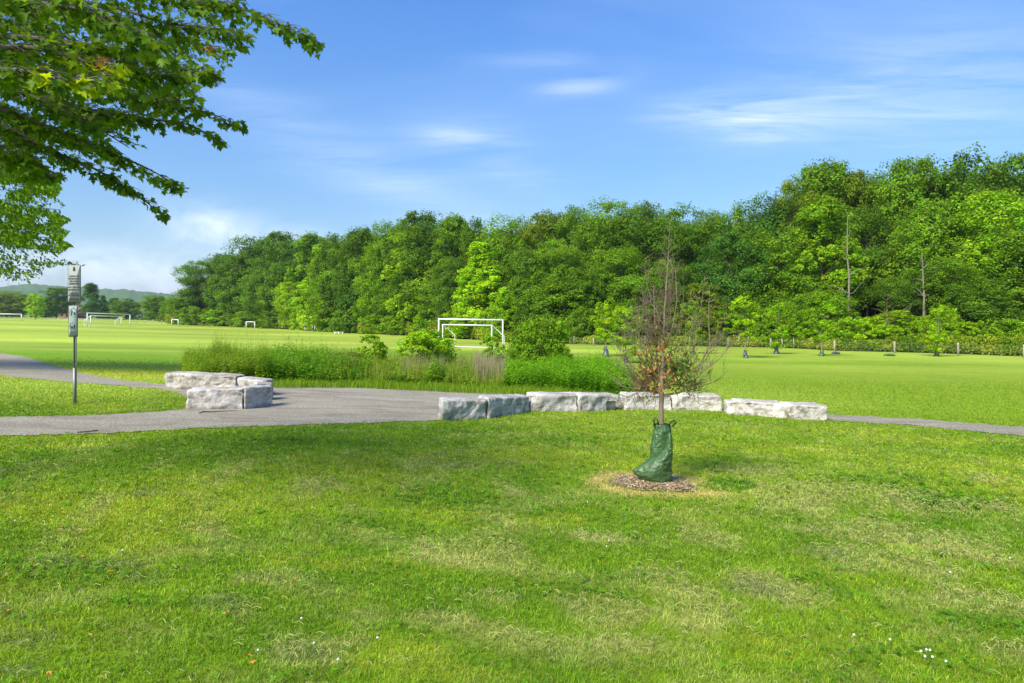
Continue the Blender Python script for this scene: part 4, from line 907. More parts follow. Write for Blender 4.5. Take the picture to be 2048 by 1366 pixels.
# rank undergrowth in front of the trees
n = 190000; u = rng.uniform(330, 2190, n); e = np.stack([np.interp(u, EX, EP[:, 1])], -1)[:, 0]; off = rng.uniform(.12, 1, n) ** 1.2 * np.interp(u, [330, 1200, 2200], [9, 6, 5]); Y = e + off + np.where(u > 1000, .5, .4); x = (u - CX) * Y / F; z = ground(x, Y)
hh = (np.interp(u, [330, 600, 900, 1100, 1400, 1700, 2200], [4.2, 3.6, 2.4, 1.3, 1.1, 1.5, 1.7])) * (.35 + 1.1 * fbm(x, Y, 2.2, 5, 4)) * np.clip(off / 1.2, .35, 1)
zz = z + hh * rng.rand(n) ** .5; Nn = randdir(n) * .7 + np.array([0, -.2, .7]); Nn /= np.linalg.norm(Nn, axis=1)[:, None]
cl = (fbm(x, Y, 1.5, 9, 3)); col = mixv(np.array([.14, .25, .012]), np.array([.34, .42, .03]), np.clip((cl - .35) * 3.2, 0, 1)) * rng.uniform(.65, 1.3, n)[:, None]
s = rng.uniform(.12, .30, n) * np.interp(Y, [50, 200], [.8, 2.2])
leaf_stuff('undergrowth', 'rank yellow green undergrowth along the foot of the wood behind the fence', 'undergrowth', np.stack([x, Y, zz], -1), Nn, s, s * .5, col)
# forest floor
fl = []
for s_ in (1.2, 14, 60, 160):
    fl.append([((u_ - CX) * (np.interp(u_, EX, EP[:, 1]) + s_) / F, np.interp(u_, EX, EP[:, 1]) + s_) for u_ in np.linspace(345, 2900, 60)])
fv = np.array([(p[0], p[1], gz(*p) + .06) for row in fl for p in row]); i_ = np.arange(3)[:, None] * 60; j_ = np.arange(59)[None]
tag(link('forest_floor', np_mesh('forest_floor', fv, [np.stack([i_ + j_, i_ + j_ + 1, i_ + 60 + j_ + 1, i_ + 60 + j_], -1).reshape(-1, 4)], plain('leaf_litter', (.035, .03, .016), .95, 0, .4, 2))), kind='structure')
# bare trunks and dead snag that show in the gaps
def bare(X, top, base, Y, r0, label, dead=True, nb=9, seed=1, spread=.25, lean=0, mt=None):
    r_ = np.random.RandomState(seed); x_ = (X - CX) * Y / F; z_ = gz(x_, Y); H = EYE + (HOR - top) * Y / F - z_; o = empty('bare_tree', (x_, Y, z_), label, 'bare tree')
    mb_ = MB(); zz_ = np.linspace(0, H, 8); wob = np.cumsum(r_.randn(8, 2) * H * .008, axis=0) + np.outer(np.linspace(0, 1, 8) ** 1.5, (lean * H, 0)); pts = np.column_stack([wob, zz_]); mb_.tube(pts, r0 * np.linspace(1, .2, 8), 7, False); link('trunk', mb_.mesh('trunk', mt or m_bark_pale, True), o)
    mb_ = MB()
    for k in range(nb):
        i_ = r_.randint(3, 8); a_ = r_.uniform(0, 6.28); d_ = np.array([math.cos(a_), math.sin(a_) * .5, r_.uniform(.2, .9)]) * H * spread * r_.uniform(.4, 1); mb_.tube([pts[i_], pts[i_] + d_ * .5 + r_.randn(3) * .02 * H, pts[i_] + d_], r0 * np.array([.3, .2, .06]), 4, False)
    link('branches', mb_.mesh('branches', mt or m_bark_pale), o)
bare(1692, 440, 690, 70, .17, 'pale trunk with a forked top standing in the gap of the right wood', seed=3, nb=8, spread=.2)
bare(1845, 510, 700, 67.5, .19, 'straight pale trunk showing between dark crowns right of the gap', seed=5, nb=6, spread=.15)
bare(1772, 600, 700, 64, .06, 'thin dead sapling with bare side twigs in the dark gap', seed=6, nb=14, spread=.4, mt=m_twig)
bare(1832, 620, 700, 64, .05, 'leaning pale dead stem with curved twigs right of the dark gap', seed=8, nb=9, spread=.5, lean=-.25)
bare(1420, 590, 690, 65, .08, 'tangle of bare dead stems at the wood edge right of the dying tree', seed=9, nb=16, spread=.6, mt=m_twig)

# ------------------------------------------------------------------ staked saplings with watering bags on the field
PR['sap_a'] = make_proto(21, 4, 1.1, 'round', 22, br=.42, nsub=7, kleaf=26, lsize=.13, trunk_r=.05, bark=m_bark_pale, flat=.6); PR['sap_b'] = make_proto(22, 4, 1.0, 'open', 20, br=.42, nsub=7, kleaf=26, lsize=.13, trunk_r=.05, bark=m_bark_pale, flat=.5, limbs=16)
saps = [(1211, 713, 598, 66, 'sap_b', 'bright', 'leafy sapling with a dark bag, leftmost of the field saplings', 17, 'grey'), (1253, 726, 612, 76, 'sap_a', 'bright', 'bright sapling with a dark bag just left of the dying tree', 15, 'grey'), (1387, 708, 600, 50, 'sap_b', 'mid', 'thin sapling with a small dark bag just right of the dying tree', 9, 'grey'),
        (1491, 716, 588, 64, 'sap_b', 'bright', 'slender sapling with tiered leaves and a black bag right of the dying tree', 13, 'black'), (1553, 708, 606, 60, 'sap_a', 'mid', 'leafy sapling with a blue grey bag left of the paired fence posts gap', 14, 'grey'), (1643, 712, 600, 56, 'sap_b', 'mid', 'sapling with a green bag left of the fourth fence post', 13, 'green'), (1873, 713, 616, 62, 'sap_a', 'bright', 'sapling with a dark green bag near the right edge', 13, 'green')]
for k, (X, R, top, wp, pr_, ti, lab, bh, bc) in enumerate(saps):
    p = G(X, R); o = place(pr_, X, top, wp, p[1], 'yellow' if ti == 'bright' else 'bright', lab, 'sapling', 'staked saplings on the field', 'sapling')
    px_ = p[1] / F; bg_o = empty('watering_bag', p, {'grey': 'blue grey', 'black': 'black', 'green': 'dark green'}[bc] + ' watering bag on the sapling ' + ('farthest left of the dying tree', 'nearest left of the dying tree', 'nearest right of the dying tree', 'with tiered leaves, slumped on bare soil', 'beside the paired fence posts', 'left of the fourth fence post', 'near the right edge')[k], 'watering bag', 'watering bags on field saplings')
    mb = MB(); hs = np.linspace(0, 1, 7); wv = np.array([1.35, 1.25, .95, .8, .72, .7, .5]) * bh * px_ * .36; r_ = np.random.RandomState(k)
    mb.tube(np.column_stack([r_.randn(7) * .03, r_.randn(7) * .02, hs * bh * px_]), wv, 9); link('bag_body', mb.mesh('bag_body', m_tarp_grey if bc != 'green' else m_tarp, True), bg_o)
    mb = MB(); mb.tube([(-.08, -.02, bh * px_), (-.12, -.02, bh * px_ + .1), (-.04, -.02, bh * px_ + .06)], .02, 5); mb.tube([(.08, -.02, bh * px_), (.12, -.02, bh * px_ + .1), (.04, -.02, bh * px_ + .05)], .02, 5); link('handle', mb.mesh('handle', m_black), bg_o)
for (X, R, lab, mt, w_) in ((1779, 712, 'flattened green watering bag lying on the field right of the middle', m_tarp, 22), (1672, 708, 'dark bag lying flat on the grass beside the fourth fence post', m_tarp_grey, 16)):
    p = G(X, R); px_ = p[1] / F; bm_ = bmesh.new(); bmesh.ops.create_icosphere(bm_, subdivisions=3, radius=1)
    for v_ in bm_.verts: k_ = 1 + .25 * mnoise.noise(v_.co * 2.2); v_.co = Vector((v_.co.x * w_ * px_ / 2 * k_, v_.co.y * .3 * k_, v_.co.z * .13 * k_ + .06))
    me = bpy.data.meshes.new('flat_bag'); bm_.to_mesh(me); bm_.free(); me.materials.append(mt); tag(link('flat_watering_bag', me, loc=p), lab, 'watering bag')

# ------------------------------------------------------------------ bed of tall weeds between path and field
BF = [(365, 752), (400, 768), (560, 771), (700, 772), (880, 778), (1000, 783), (1120, 790), (1280, 800)]
BB = [(365, 742), (500, 735), (700, 738), (900, 742), (1050, 745), (1200, 752), (1280, 775)]
FPt = np.array([G(*p) for p in BF]); BPt = np.array([G(*p) for p in BB])
def bedpts(n_, x0, x1, d0=0., d1=1.):
    u_ = rng.uniform(x0, x1, n_); yf = np.interp(u_, [p[0] for p in BF], FPt[:, 1]) + .35; yb = np.interp(u_, [p[0] for p in BB], BPt[:, 1]); yb = np.maximum(yb, yf + .8)
    t_ = rng.uniform(d0, d1, n_); Y_ = yf * (1 - t_) + yb * t_; return u_, (u_ - CX) * Y_ / F, Y_, t_
def weeds(name, label, n_, x0, x1, hpx, ca, cb, lsz, asp, nl, wmul=1.0, d0=0., d1=1., droop=.2, hvar=.3, topb=0):
    u_, x_, Y_, t_ = bedpts(n_, x0, x1, d0, d1); z_ = ground(x_, Y_); hp = np.interp(u_, [p[0] for p in hpx], [p[1] for p in hpx]); yf = np.interp(u_, [p[0] for p in BF], FPt[:, 1])
    H_ = hp * yf / F * np.clip(.45 + (Y_ - yf) / 1.3, .45, 1) * (1 - hvar * rng.rand(n_)) * (.25 + 1.35 * fbm(x_, Y_, .9, 15, 3)) * np.where(rng.rand(n_) < .08, 1.35, 1); cl_ = fbm(x_, Y_, .7, 19, 3)
    k_ = np.repeat(np.arange(n_), nl); f_ = np.tile(np.linspace(.15, 1, nl), n_) + rng.uniform(-.05, .05, n_ * nl); a_ = np.tile(np.arange(nl) * 2.399, n_) + rng.rand(n_ * nl) + k_
    out = lsz * (1.05 - .6 * f_) * rng.uniform(.7, 1.2, n_ * nl); lean = rng.randn(n_, 2) * .09
    D_ = np.stack([np.cos(a_), np.sin(a_), np.full(len(a_), 0.) + rng.uniform(-.3, .75, len(a_)) - droop * (1 - f_)], -1); D_ /= np.linalg.norm(D_, axis=1)[:, None]
    B_ = np.stack([x_[k_] + lean[k_, 0] * f_ * H_[k_], Y_[k_] + lean[k_, 1] * f_ * H_[k_], z_[k_] + H_[k_] * f_], -1); C_ = B_ + D_ * out[:, None] * .5; S_ = np.cross(D_, randdir(len(D_)) * .5 + np.array([0, 0, 1.])); S_ /= np.linalg.norm(S_, axis=1)[:, None]
    V_ = rhomb(C_, D_, S_, out, out * asp); col = mixv(np.array(ca), np.array(cb), np.clip((cl_[k_] - .35) * 3 + .25 * rng.randn(len(k_)), 0, 1)) * rng.uniform(.7, 1.25, len(k_))[:, None] * (1 + topb * (f_ > .85))[:, None]
    # stems
    w_ = .0035 * wmul; T_ = np.stack([x_ + lean[:, 0] * H_, Y_ + lean[:, 1] * H_, z_ + H_], -1); Bs = np.stack([x_, Y_, z_], -1); wv = np.array([w_, 0, 0])
    Vs = np.stack([Bs - wv, Bs + wv, T_ + wv * .4, T_ - wv * .4], 1).reshape(-1, 3); cs = np.tile(np.array(ca) * np.array([1.1, 1.0, 1]), (len(Vs), 1))
    V_ = np.vstack([V_, Vs]); col = np.vstack([np.repeat(col, 4, axis=0), cs])
    tag(link(name, np_mesh(name, V_, [np.arange(len(V_)).reshape(-1, 4)], m_grass, np.clip(col, 0, 1))), label, 'weeds', kind='stuff')
weeds('olive_weeds', 'tall olive green weeds at the left end of the planted bed', 3600, 368, 540, [(365, 38), (385, 58), (430, 68), (520, 70), (560, 64)], (.15, .27, .014), (.27, .40, .03), .15, .30, 16, hvar=.35)
weeds('dark_weeds', 'dense dark green leafy weeds in the left middle of the planted bed', 3400, 520, 730, [(520, 62), (600, 66), (660, 62), (700, 52), (735, 46)], (.10, .27, .010), (.22, .40, .02), .19, .34, 15, hvar=.4)
weeds('mixed_weeds', 'lower mixed weeds in the middle of the planted bed', 4200, 650, 1030, [(650, 48), (750, 48), (860, 44), (940, 34), (1030, 38)], (.18, .30, .014), (.34, .42, .04), .15, .3, 14, hvar=.5)
weeds('bright_weeds', 'dense bright green leafy weeds at the right end of the planted bed', 7500, 1010, 1275, [(1010, 42), (1060, 54), (1120, 60), (1200, 62), (1250, 52), (1275, 36)], (.12, .31, .010), (.24, .46, .015), .17, .30, 16, hvar=.22, topb=.2)
# dry stems and long grass
def long_grass(name, label, n_, x0, x1, hpx, c_, d0, d1, lean=.35, wd_=.008):
    u_, x_, Y_, t_ = bedpts(n_, x0, x1, d0, d1); hm = hpx * Y_ / F * rng.uniform(.45, 1.1, n_) * (.6 + .8 * fbm(x_, Y_, .6, 25, 3)); cc = np.array(c_) * rng.uniform(.65, 1.35, n_)[:, None]
    v, q, tr, c2 = blades(x_, Y_, hm, wd_ * rng.uniform(.6, 1.3, n_), cc, lean * rng.rand(n_)); tag(link(name, np_mesh(name, v, [q, tr], m_grass, np.clip(c2, 0, 1))), label, 'grass', kind='stuff')
long_grass('long_grass', 'longer unmown grass along the front edge of the planted bed', 30000, 366, 1275, 17, (.20, .33, .02), -.16, .25, wd_=.012)
for k, (x0, x1, hp, nn, d0, d1) in enumerate(((655, 715, 50, 900, .1, .6), (800, 890, 58, 1300, .1, .6), (948, 1012, 62, 1500, .1, .5), (560, 640, 50, 500, .1, .6), (880, 960, 45, 700, .2, .9))):
    long_grass('dry_grass_tuft', ('tan dry grass stalks left of the small bright shrub', 'brown dry stalks in front of the middle shrub', 'tall pale brown dry stalks beside the big round shrub', 'sparse dry stalks among the dark weeds', 'pale dry grass between the middle shrub and the tall dry stalks')[k], nn, x0, x1, hp, (.30, .30, .12) if k != 2 else (.38, .33, .19), d0, d1, .22, .012)
long_grass('seed_grass', 'tall green grass standing in the planted bed', 9000, 640, 1010, 44, (.24, .33, .04), 0, .8, .3, .012)
for nm_, lb_, x0_, x1_, nn_, hp_ in (('leafy_clump', 'rounded clump of broad leaves at the front of the dark weeds', 690, 760, 500, 34), ('leafy_clump', 'dark leafy clump below the middle shrub', 840, 900, 500, 38), ('leafy_clump', 'bright leafy clump at the front edge below the small bright shrub', 760, 830, 500, 26), ('leafy_clump', 'low leafy clump left of the tall dry stalks', 905, 955, 350, 24)):
    weeds(nm_, lb_, nn_, x0_, x1_, [(x0_, hp_ * .5), ((x0_ + x1_) / 2, hp_ * 1.5), (x1_, hp_ * .5)], (.11, .27, .012), (.22, .40, .02), .2, .38, 14, hvar=.4, d1=.5)
# shrubs in the bed
PR['shrub_a'] = make_proto(31, 2, 1.5, 'ball', 80, br=.42, nsub=10, kleaf=34, lsize=.085, trunk_r=.03, inner=.3); PR['shrub_b'] = make_proto(32, 2, 1.0, 'ball', 50, br=.36, nsub=10, kleaf=32, lsize=.085, trunk_r=.025); PR['shrub_c'] = make_proto(33, 2, .6, 'open', 18, br=.24, nsub=8, kleaf=24, lsize=.085, trunk_r=.02, bark=plain('red_stem', (.16, .07, .04), .8), limbs=14)
for (X, top, wp, Y, pr_, ti, lab) in ((1084, 640, 118, 26.5, 'shrub_a', 'mid', 'big round green shrub right of the large central goal'), (853, 666, 96, 26.0, 'shrub_b', 'bright', 'green shrub in front of the left post of the central goal'), (840, 666, 56, 24.6, 'shrub_c', 'yellow', 'bright feathery sapling growing through the middle shrub'),
    (750, 672, 46, 24.5, 'shrub_c', 'bright', 'small bright shrub on a reddish stem left of the middle shrub'), (986, 676, 44, 24.5, 'shrub_c', 'bright', 'thin leafy sapling standing in front of the goal right post'), (700, 706, 60, 24.0, 'shrub_b', 'olive', 'low rounded shrub beside the dark weeds')):
    place(pr_, X, top, wp * 1.3, Y, ti, lab, 'shrub', None, 'garden_shrub')

# ------------------------------------------------------------------ trees, houses and hills far left
far = [(12, 583, 78, 330, 'round_a', 'olive', 'round olive tree at the left edge beyond the field'), (62, 590, 62, 360, 'round_b', 'dark', 'dark tree behind the pale small one at far left'), (71, 588, 32, 250, 'small_a', 'yellow', 'small pale yellow green tree on the field at far left'), (112, 577, 72, 320, 'round_b', 'dark', 'wide dark round tree left of the trail sign'),
       (-60, 585, 80, 330, 'round_c', 'mid', 'tree just beyond the left edge of the photo'), (181, 567, 38, 320, 'tall_b', 'blue', 'tall narrow dark tree right behind the trail sign'), (206, 591, 26, 340, 'cone_a', 'blue', 'greyish pointed tree right of the tall narrow one'), (229, 597, 26, 350, 'tall_a', 'blue', 'dark slim tree between two round ones at left'), (252, 598, 50, 320, 'round_c', 'mid', 'round green tree behind the right post of the far goal'),
       (281, 608, 30, 380, 'round_a', 'olive', 'small olive tree above the far house'), (311, 592, 62, 300, 'round_a', 'mid', 'round green tree left of the small goal by the wood'), (345, 600, 50, 260, 'round_b', 'mid', 'green tree joining the left tip of the wood'), (150, 606, 30, 380, 'round_c', 'olive', 'olive tree behind the brick house')]
for (X, top, wp, Y, pr_, ti, lab) in far: place(pr_, X, top, wp, Y, ti, lab, 'tree', 'trees beyond the far side of the field')
for k, (X, top, wp, Y) in enumerate(((-10, 628, 60, 370), (90, 626, 50, 370), (170, 626, 40, 360), (215, 624, 40, 365), (262, 628, 36, 330), (295, 628, 30, 330), (330, 626, 40, 280), (135, 630, 30, 350), (30, 630, 40, 365))):
    place('bush_a', X, top, wp, Y, ('olive', 'mid', 'bright')[k % 3], 'low hedge bush under the far trees, ' + ('beside the far left goal', 'below the wide dark tree', 'below the tall narrow tree', 'behind the large far goal', 'left of the far house', 'right of the far house', 'by the left tip of the wood', 'left of the sign post', 'behind the far left goal')[k], 'bush', 'hedge bushes beyond the field', 'hedge_bush')
m_brick = plain('brick', (.40, .20, .13), .85, 0, .2, 3); m_roof = plain('roof_shingle', (.20, .12, .10), .85, 0, .25, 2); m_wall = plain('pale_siding', (.62, .60, .56), .7, 0, .08, 1); m_glass = plain('window_glass', (.05, .06, .08), .15, 0, .1)
def house(X, base, wpx, hpx, Y, label, wm, rz=0):
    x_ = (X - CX) * Y / F; z_ = gz(x_, Y); w_ = wpx * Y / F; h_ = EYE + (HOR - (base - hpx)) * Y / F - z_; d_ = 9; o = empty('house', (x_, Y, z_), label, 'house', None, rz); wh = h_ * .58
    mb_ = MB(); mb_.box((0, 0, wh / 2), (w_, d_, wh)); v_ = [(-w_ / 2, -d_ / 2 + .01, wh), (-w_ / 2, d_ / 2 - .01, wh), (-w_ / 2, 0, h_ - .2), (w_ / 2, -d_ / 2 + .01, wh), (w_ / 2, d_ / 2 - .01, wh), (w_ / 2, 0, h_ - .2)]; mb_.add(v_, None, [(0, 2, 1), (3, 4, 5)]); link('wall', mb_.mesh('wall', wm), o)
    mb_ = MB(); e_ = .5; v_ = [(-w_ / 2 - e_, -d_ / 2 - e_, wh - .2), (w_ / 2 + e_, -d_ / 2 - e_, wh - .2), (w_ / 2 + e_, 0, h_), (-w_ / 2 - e_, 0, h_), (-w_ / 2 - e_, d_ / 2 + e_, wh - .2), (w_ / 2 + e_, d_ / 2 + e_, wh - .2)]; mb_.add(v_, [(0, 1, 2, 3), (3, 2, 5, 4)]); rf = link('roof', mb_.mesh('roof', m_roof), o)
    mb_ = MB(); mb_.box((w_ * .25, .8, h_ + .1), (.9, .9, 1.8)); link('chimney', mb_.mesh('chimney', m_brick), rf)
    for f_ in (-.3, 0, .3):
        mb_ = MB(); mb_.box((w_ * f_, -d_ / 2 - .03, wh * .55), (w_ * .12, .06, wh * .35)); link('window', mb_.mesh('window', m_glass), o)
house(146, 638, 34, 24, 340, 'pinkish brick house half hidden behind the trail sign', m_brick); house(281, 637, 22, 20, 345, 'pale house with a reddish roof between the far round trees', m_wall); house(215, 638, 26, 14, 370, 'low pale building behind the large far goal', m_wall)
# far chain link fence line at the field end
p0, p1 = G(-60, 640.5), G(340, 648.5); mb = MB(); ff = empty('chain_fence', p0, 'low grey chain link fence along the far left side of the field', 'fence')
for k in range(24):
    pt = (p1 - p0) * k / 23 * 1.0; mb.tube([pt, pt + (0, 0, 1.3)], .05, 4)
link('posts_and_rail', (lambda: (mb.tube([(0, 0, 1.3), (p1 - p0) + (0, 0, 1.3)], .05, 4), mb.tube([(0, 0, .7), (p1 - p0) + (0, 0, .7)], .03, 4), mb.mesh('posts_and_rail', m_steel))[2])(), ff)

# hills
m_hill, t, b = mat('wooded_hill'); oa, ha = noise_ramp(t, .03, [(.3, (.04, .10, .02)), (.7, (.13, .24, .05))], detail=9, rough=.75); L(t, oa, b.inputs['Base Color']); setin(b, Roughness=1); b.inputs['Specular IOR Level'].default_value = 0; bump(t, b, ha, 14, 1)
hx = np.arange(-1500, 3600, 3.0); Yr = [1500, 1650, 1800, 1950, 2100, 2250, 2400, 2600, 3000]; fr_ = [0, .16, .34, .42, .50, .74, .92, 1.0, .8]
top = np.interp(hx, [-1500, 0, 60, 130, 200, 260, 350, 420, 900, 1600, 3600], [570, 577, 571, 577, 581, 584, 593, 598, 596, 600, 604]) ; rows = []
for Yv, f_ in zip(Yr, fr_):
    xx = (hx - CX) * Yv / F; nzv = fbm(hx, np.full(len(hx), Yv * .05), 90, 44, 4); rug = fbm(hx, np.full(len(hx), Yv * .3), 7, 48, 2)
    hgt = (HOR - top + 4) * Yv / F * f_ * (.82 + .36 * nzv * (f_ < .95) + .18 * (f_ >= .95)) + (rug - .5) * 9 * (f_ > 0) + EYE * f_ - 3 * (f_ == 0); rows.append(np.stack([xx, np.full(len(hx), float(Yv)), hgt], -1))
V_ = np.concatenate(rows); nh = len(hx); i_ = np.arange(len(Yr) - 1)[:, None] * nh; j_ = np.arange(nh - 1)[None]
tag(link('hills', np_mesh('hills', V_, [np.stack([i_ + j_, i_ + j_ + 1, i_ + nh + j_ + 1, i_ + nh + j_], -1).reshape(-1, 4)], m_hill, None, True)), kind='structure')

# ------------------------------------------------------------------ walker, posts and bench by the wood
def skinned(name, verts, edges, radii, m_, parent, root=0):
    me = bpy.data.meshes.new(name); me.from_pydata(verts, edges, []); o = bpy.data.objects.new(name, me); COL.objects.link(o); o.modifiers.new('s', 'SKIN'); sv = me.skin_vertices[0].data
    for i_, r_ in enumerate(radii): sv[i_].radius = (r_, r_) if np.isscalar(r_) else r_; sv[i_].use_root = (i_ == root)
    ss = o.modifiers.new('u', 'SUBSURF'); ss.levels = 2; ss.render_levels = 2; dg = bpy.context.evaluated_depsgraph_get(); m2 = bpy.data.meshes.new_from_object(o.evaluated_get(dg)); bpy.data.objects.remove(o)
    m2.materials.clear(); m2.materials.append(m_); m2.polygons.foreach_set('use_smooth', [True] * len(m2.polygons)); return link(name, m2, parent)
m_skin = plain('skin', (.45, .27, .19), .6, 0, .05); m_navy = plain('navy_cloth', (.035, .055, .11), .8, 0, .1); m_cream = plain('cream_cloth', (.66, .62, .54), .8, 0, .06); m_hair = plain('grey_hair', (.22, .2, .18), .8); m_shoe = plain('white_shoe', (.6, .6, .6), .6)
wp_ = G(610.5, 663.5); ps = 15.6 * wp_[1] / F / 1.75; pe = empty('person', wp_, 'person in a navy shirt and cream shorts walking away beside the wood edge', 'person', None, .2, (ps, ps, ps))
vb = [(0, 0, .95), (0, 0, 1.2), (0, .0, 1.42), (0, 0, 1.5), (0, 0, 1.6), (0, 0, 1.68), (-.18, 0, 1.40), (-.23, .03, 1.14), (-.22, -.04, .92), (-.22, -.06, .83), (.18, 0, 1.40), (.23, -.02, 1.14), (.22, .06, .92), (.22, .08, .83), (-.09, 0, .86), (-.10, .05, .48), (-.10, -.08, .08), (-.10, .06, .035), (.09, 0, .86), (.10, .08, .48), (.10, .16, .08), (.10, .28, .035)]
eb = [(0, 1), (1, 2), (2, 3), (3, 4), (4, 5), (2, 6), (6, 7), (7, 8), (8, 9), (2, 10), (10, 11), (11, 12), (12, 13), (0, 14), (14, 15), (15, 16), (16, 17), (0, 18), (18, 19), (19, 20), (20, 21)]
skinned('body', vb, eb, [.13, .13, .14, .055, .095, .08, .055, .042, .03, .035, .055, .042, .03, .035, .085, .06, .038, .035, .085, .06, .038, .035], m_skin, pe)
skinned('shirt', [(0, 0, .93), (0, 0, 1.2), (0, 0, 1.42), (-.18, 0, 1.41), (-.23, .03, 1.2), (.18, 0, 1.41), (.23, -.02, 1.2)], [(0, 1), (1, 2), (2, 3), (3, 4), (2, 5), (5, 6)], [(.19, .15), (.18, .15), (.17, .14), .08, .065, .08, .065], m_navy, pe)
skinned('shorts', [(0, 0, .93), (-.09, 0, .84), (-.10, .05, .56), (.09, 0, .84), (.10, .07, .56)], [(0, 1), (1, 2), (0, 3), (3, 4)], [.17, .115, .10, .115, .10], m_cream, pe)
skinned('hair', [(0, 0, 1.66), (0, .02, 1.73)], [(0, 1)], [.10, .07], m_hair, pe)
def post_thing(name, X, R, hp, wpx_, m_, label, cat, group=None, board=False):
    p = G(X, R); px_ = p[1] / F; mb_ = MB(); mb_.box((0, 0, hp * px_ / 2 - .1), (wpx_ * px_, .10, hp * px_ + .2)); mb_.box((0, 0, hp * px_ + .02), (wpx_ * px_ * 1.2, .14, .05)); tag(link(name, mb_.mesh(name, m_), loc=p), label, cat, group)
post_thing('trail_marker', 633, 660, 20, 1.7, m_white, 'tall white board marker at the path opening in the wood', 'marker'); post_thing('trail_marker', 638.8, 661, 19, 1.0, plain('cream_paint', (.6, .56, .42), .6), 'slim cream marker beside the tall white one', 'marker')
for X in (624.5, 629.6, 643.6): post_thing('short_post', X, 662, 10, .8, m_white, 'short pale post beside the white markers at the path opening', 'post', 'short posts by the path opening')
p = G(678, 668); px_ = p[1] / F; bn = empty('low_bench', p, 'low white bench lying at the wood edge right of the markers', 'bench'); mb = MB(); mb.box((0, 0, .38), (18 * px_, .35, .08)); link('seat', mb.mesh('seat', m_white), bn)
for s_ in (-.85, 0, .85): mb = MB(); mb.box((s_ * 9 * px_, 0, .17), (.2, .3, .34)); link('leg', mb.mesh('leg', m_white), bn)
# stick on the gravel
pts = [G(X, R) + (0, 0, .03) for X, R in ((398, 829), (406, 826), (418, 826.5), (432, 826), (446, 825.5), (460, 824.5), (474, 824.5))]; mb = MB(); mb.tube(pts, [.008, .012, .010, .009, .008, .006, .004], 6); tag(link('fallen_stick', mb.mesh('fallen_stick', plain('dark_stick', (.05, .04, .035), .9))), 'thin dark stick lying on the gravel below the left stones', 'stick')
pts = [G(X, R) + (0, 0, .02) for X, R in ((155, 867), (170, 866), (185, 864.5), (196, 863))]; mb = MB(); mb.tube(pts, .008, 6); tag(link('fallen_stick', mb.mesh('fallen_stick', bpy.data.materials['dark_stick'])), 'small dark stick on the gravel at the lower left path edge', 'stick')

# small white clover heads and fallen orange leaves
def flower_mesh(seed, s_):
    bm_ = bmesh.new(); bmesh.ops.create_icosphere(bm_, subdivisions=2, radius=s_)
    for v_ in bm_.verts: v_.co *= 1 + .35 * mnoise.noise(v_.co * 260 + Vector((seed, 0, 0)));
    for v_ in bm_.verts: v_.co.z += .06
    me = bpy.data.meshes.new('flower_head'); bm_.to_mesh(me); bm_.free(); me.materials.append(m_clover); return me
m_clover = plain('clover_white', (.75, .72, .66), .8, 0, .15, 200); fm = flower_mesh(1, .0062)
mb = MB(); mb.tube([(0, 0, -.01), (.002, 0, .055)], .0012, 4); stem_me = mb.mesh('stem', plain('flower_stem', (.10, .2, .03), .7))
fl_pos = [(30, 1055), (41, 1048), (90, 1063), (322, 1056), (603, 1257), (628, 1308), (516, 1323), (676, 1342), (755, 1297), (1175, 1015), (1218, 1095), (1213, 1107), (1708, 1290), (1780, 1300), (1842, 1324), (1853, 1321), (1860, 1322), (1850, 1335), (1865, 1336), (1892, 1345), (245, 1116), (1778, 922), (1712, 911), (1205, 945), (1330, 890), (1470, 885), (960, 868), (1100, 875), (1165, 862), (760, 880), (520, 905), (1600, 902), (1890, 905), (1960, 925), (2008, 890), (1985, 888), (1900, 1160), (2020, 1130), (1420, 900), (1540, 868), (820, 890), (1240, 905)]
side_ = lambda X, R: ('lower' if R > 1200 else 'middle' if R > 980 else 'upper') + ' ' + ('left' if X < 700 else 'centre' if X < 1400 else 'right')
for X, R in fl_pos:
    p = G(X, R); f_ = empty('clover_flower', p, 'small white clover flower head in the ' + side_(X, R) + ' of the near lawn', 'flower', 'white clover flowers in the lawn'); link('flower_head', fm, f_); link('stem', stem_me, f_)
m_orange = plain('orange_leaf', (.62, .22, .03), .7, 0, .2, 60)
for k, (X, R, s_) in enumerate(((166, 1127, .045), (221, 1156, .045), (450, 1242, .025), (505, 1343, .04), (500, 1330, .03), (590, 1171, .02), (916, 1005, .025), (100, 1365, .04), (182, 1287, .03), (18, 1237, .03))):
    p = G(X, R); s_ *= .48; r_ = np.random.RandomState(k); pts = []
    for a_ in range(14): rr_ = s_ * (1 if a_ % 2 == 0 else .55) * r_.uniform(.8, 1.1); pts.append((rr_ * math.cos(a_ / 14 * 6.283), rr_ * .7 * math.sin(a_ / 14 * 6.283), .05 + r_.uniform(-.5, .5) * s_ * .7))
    tag(link('fallen_leaf', np_mesh('fallen_leaf', [(0, 0, .055)] + pts, [np.array([(0, 1 + a_, 1 + (a_ + 1) % 14) for a_ in range(14)])], m_orange), loc=p), ('curled orange fallen leaf, the leftmost bright one by the dark clippings', 'curled orange fallen leaf just below and right of the brightest one', 'tiny yellow fallen leaf beside grey clippings at lower left', 'orange fallen leaf at the bottom edge left of centre', 'small orange fallen leaf near the bottom edge flowers', 'tiny orange leaf left of centre', 'yellow fallen leaf in the lawn left of the mulch ring', 'orange fallen leaf at the very bottom left', 'small brown fallen leaf at lower left', 'small brown leaf by the left edge')[k], 'leaf')

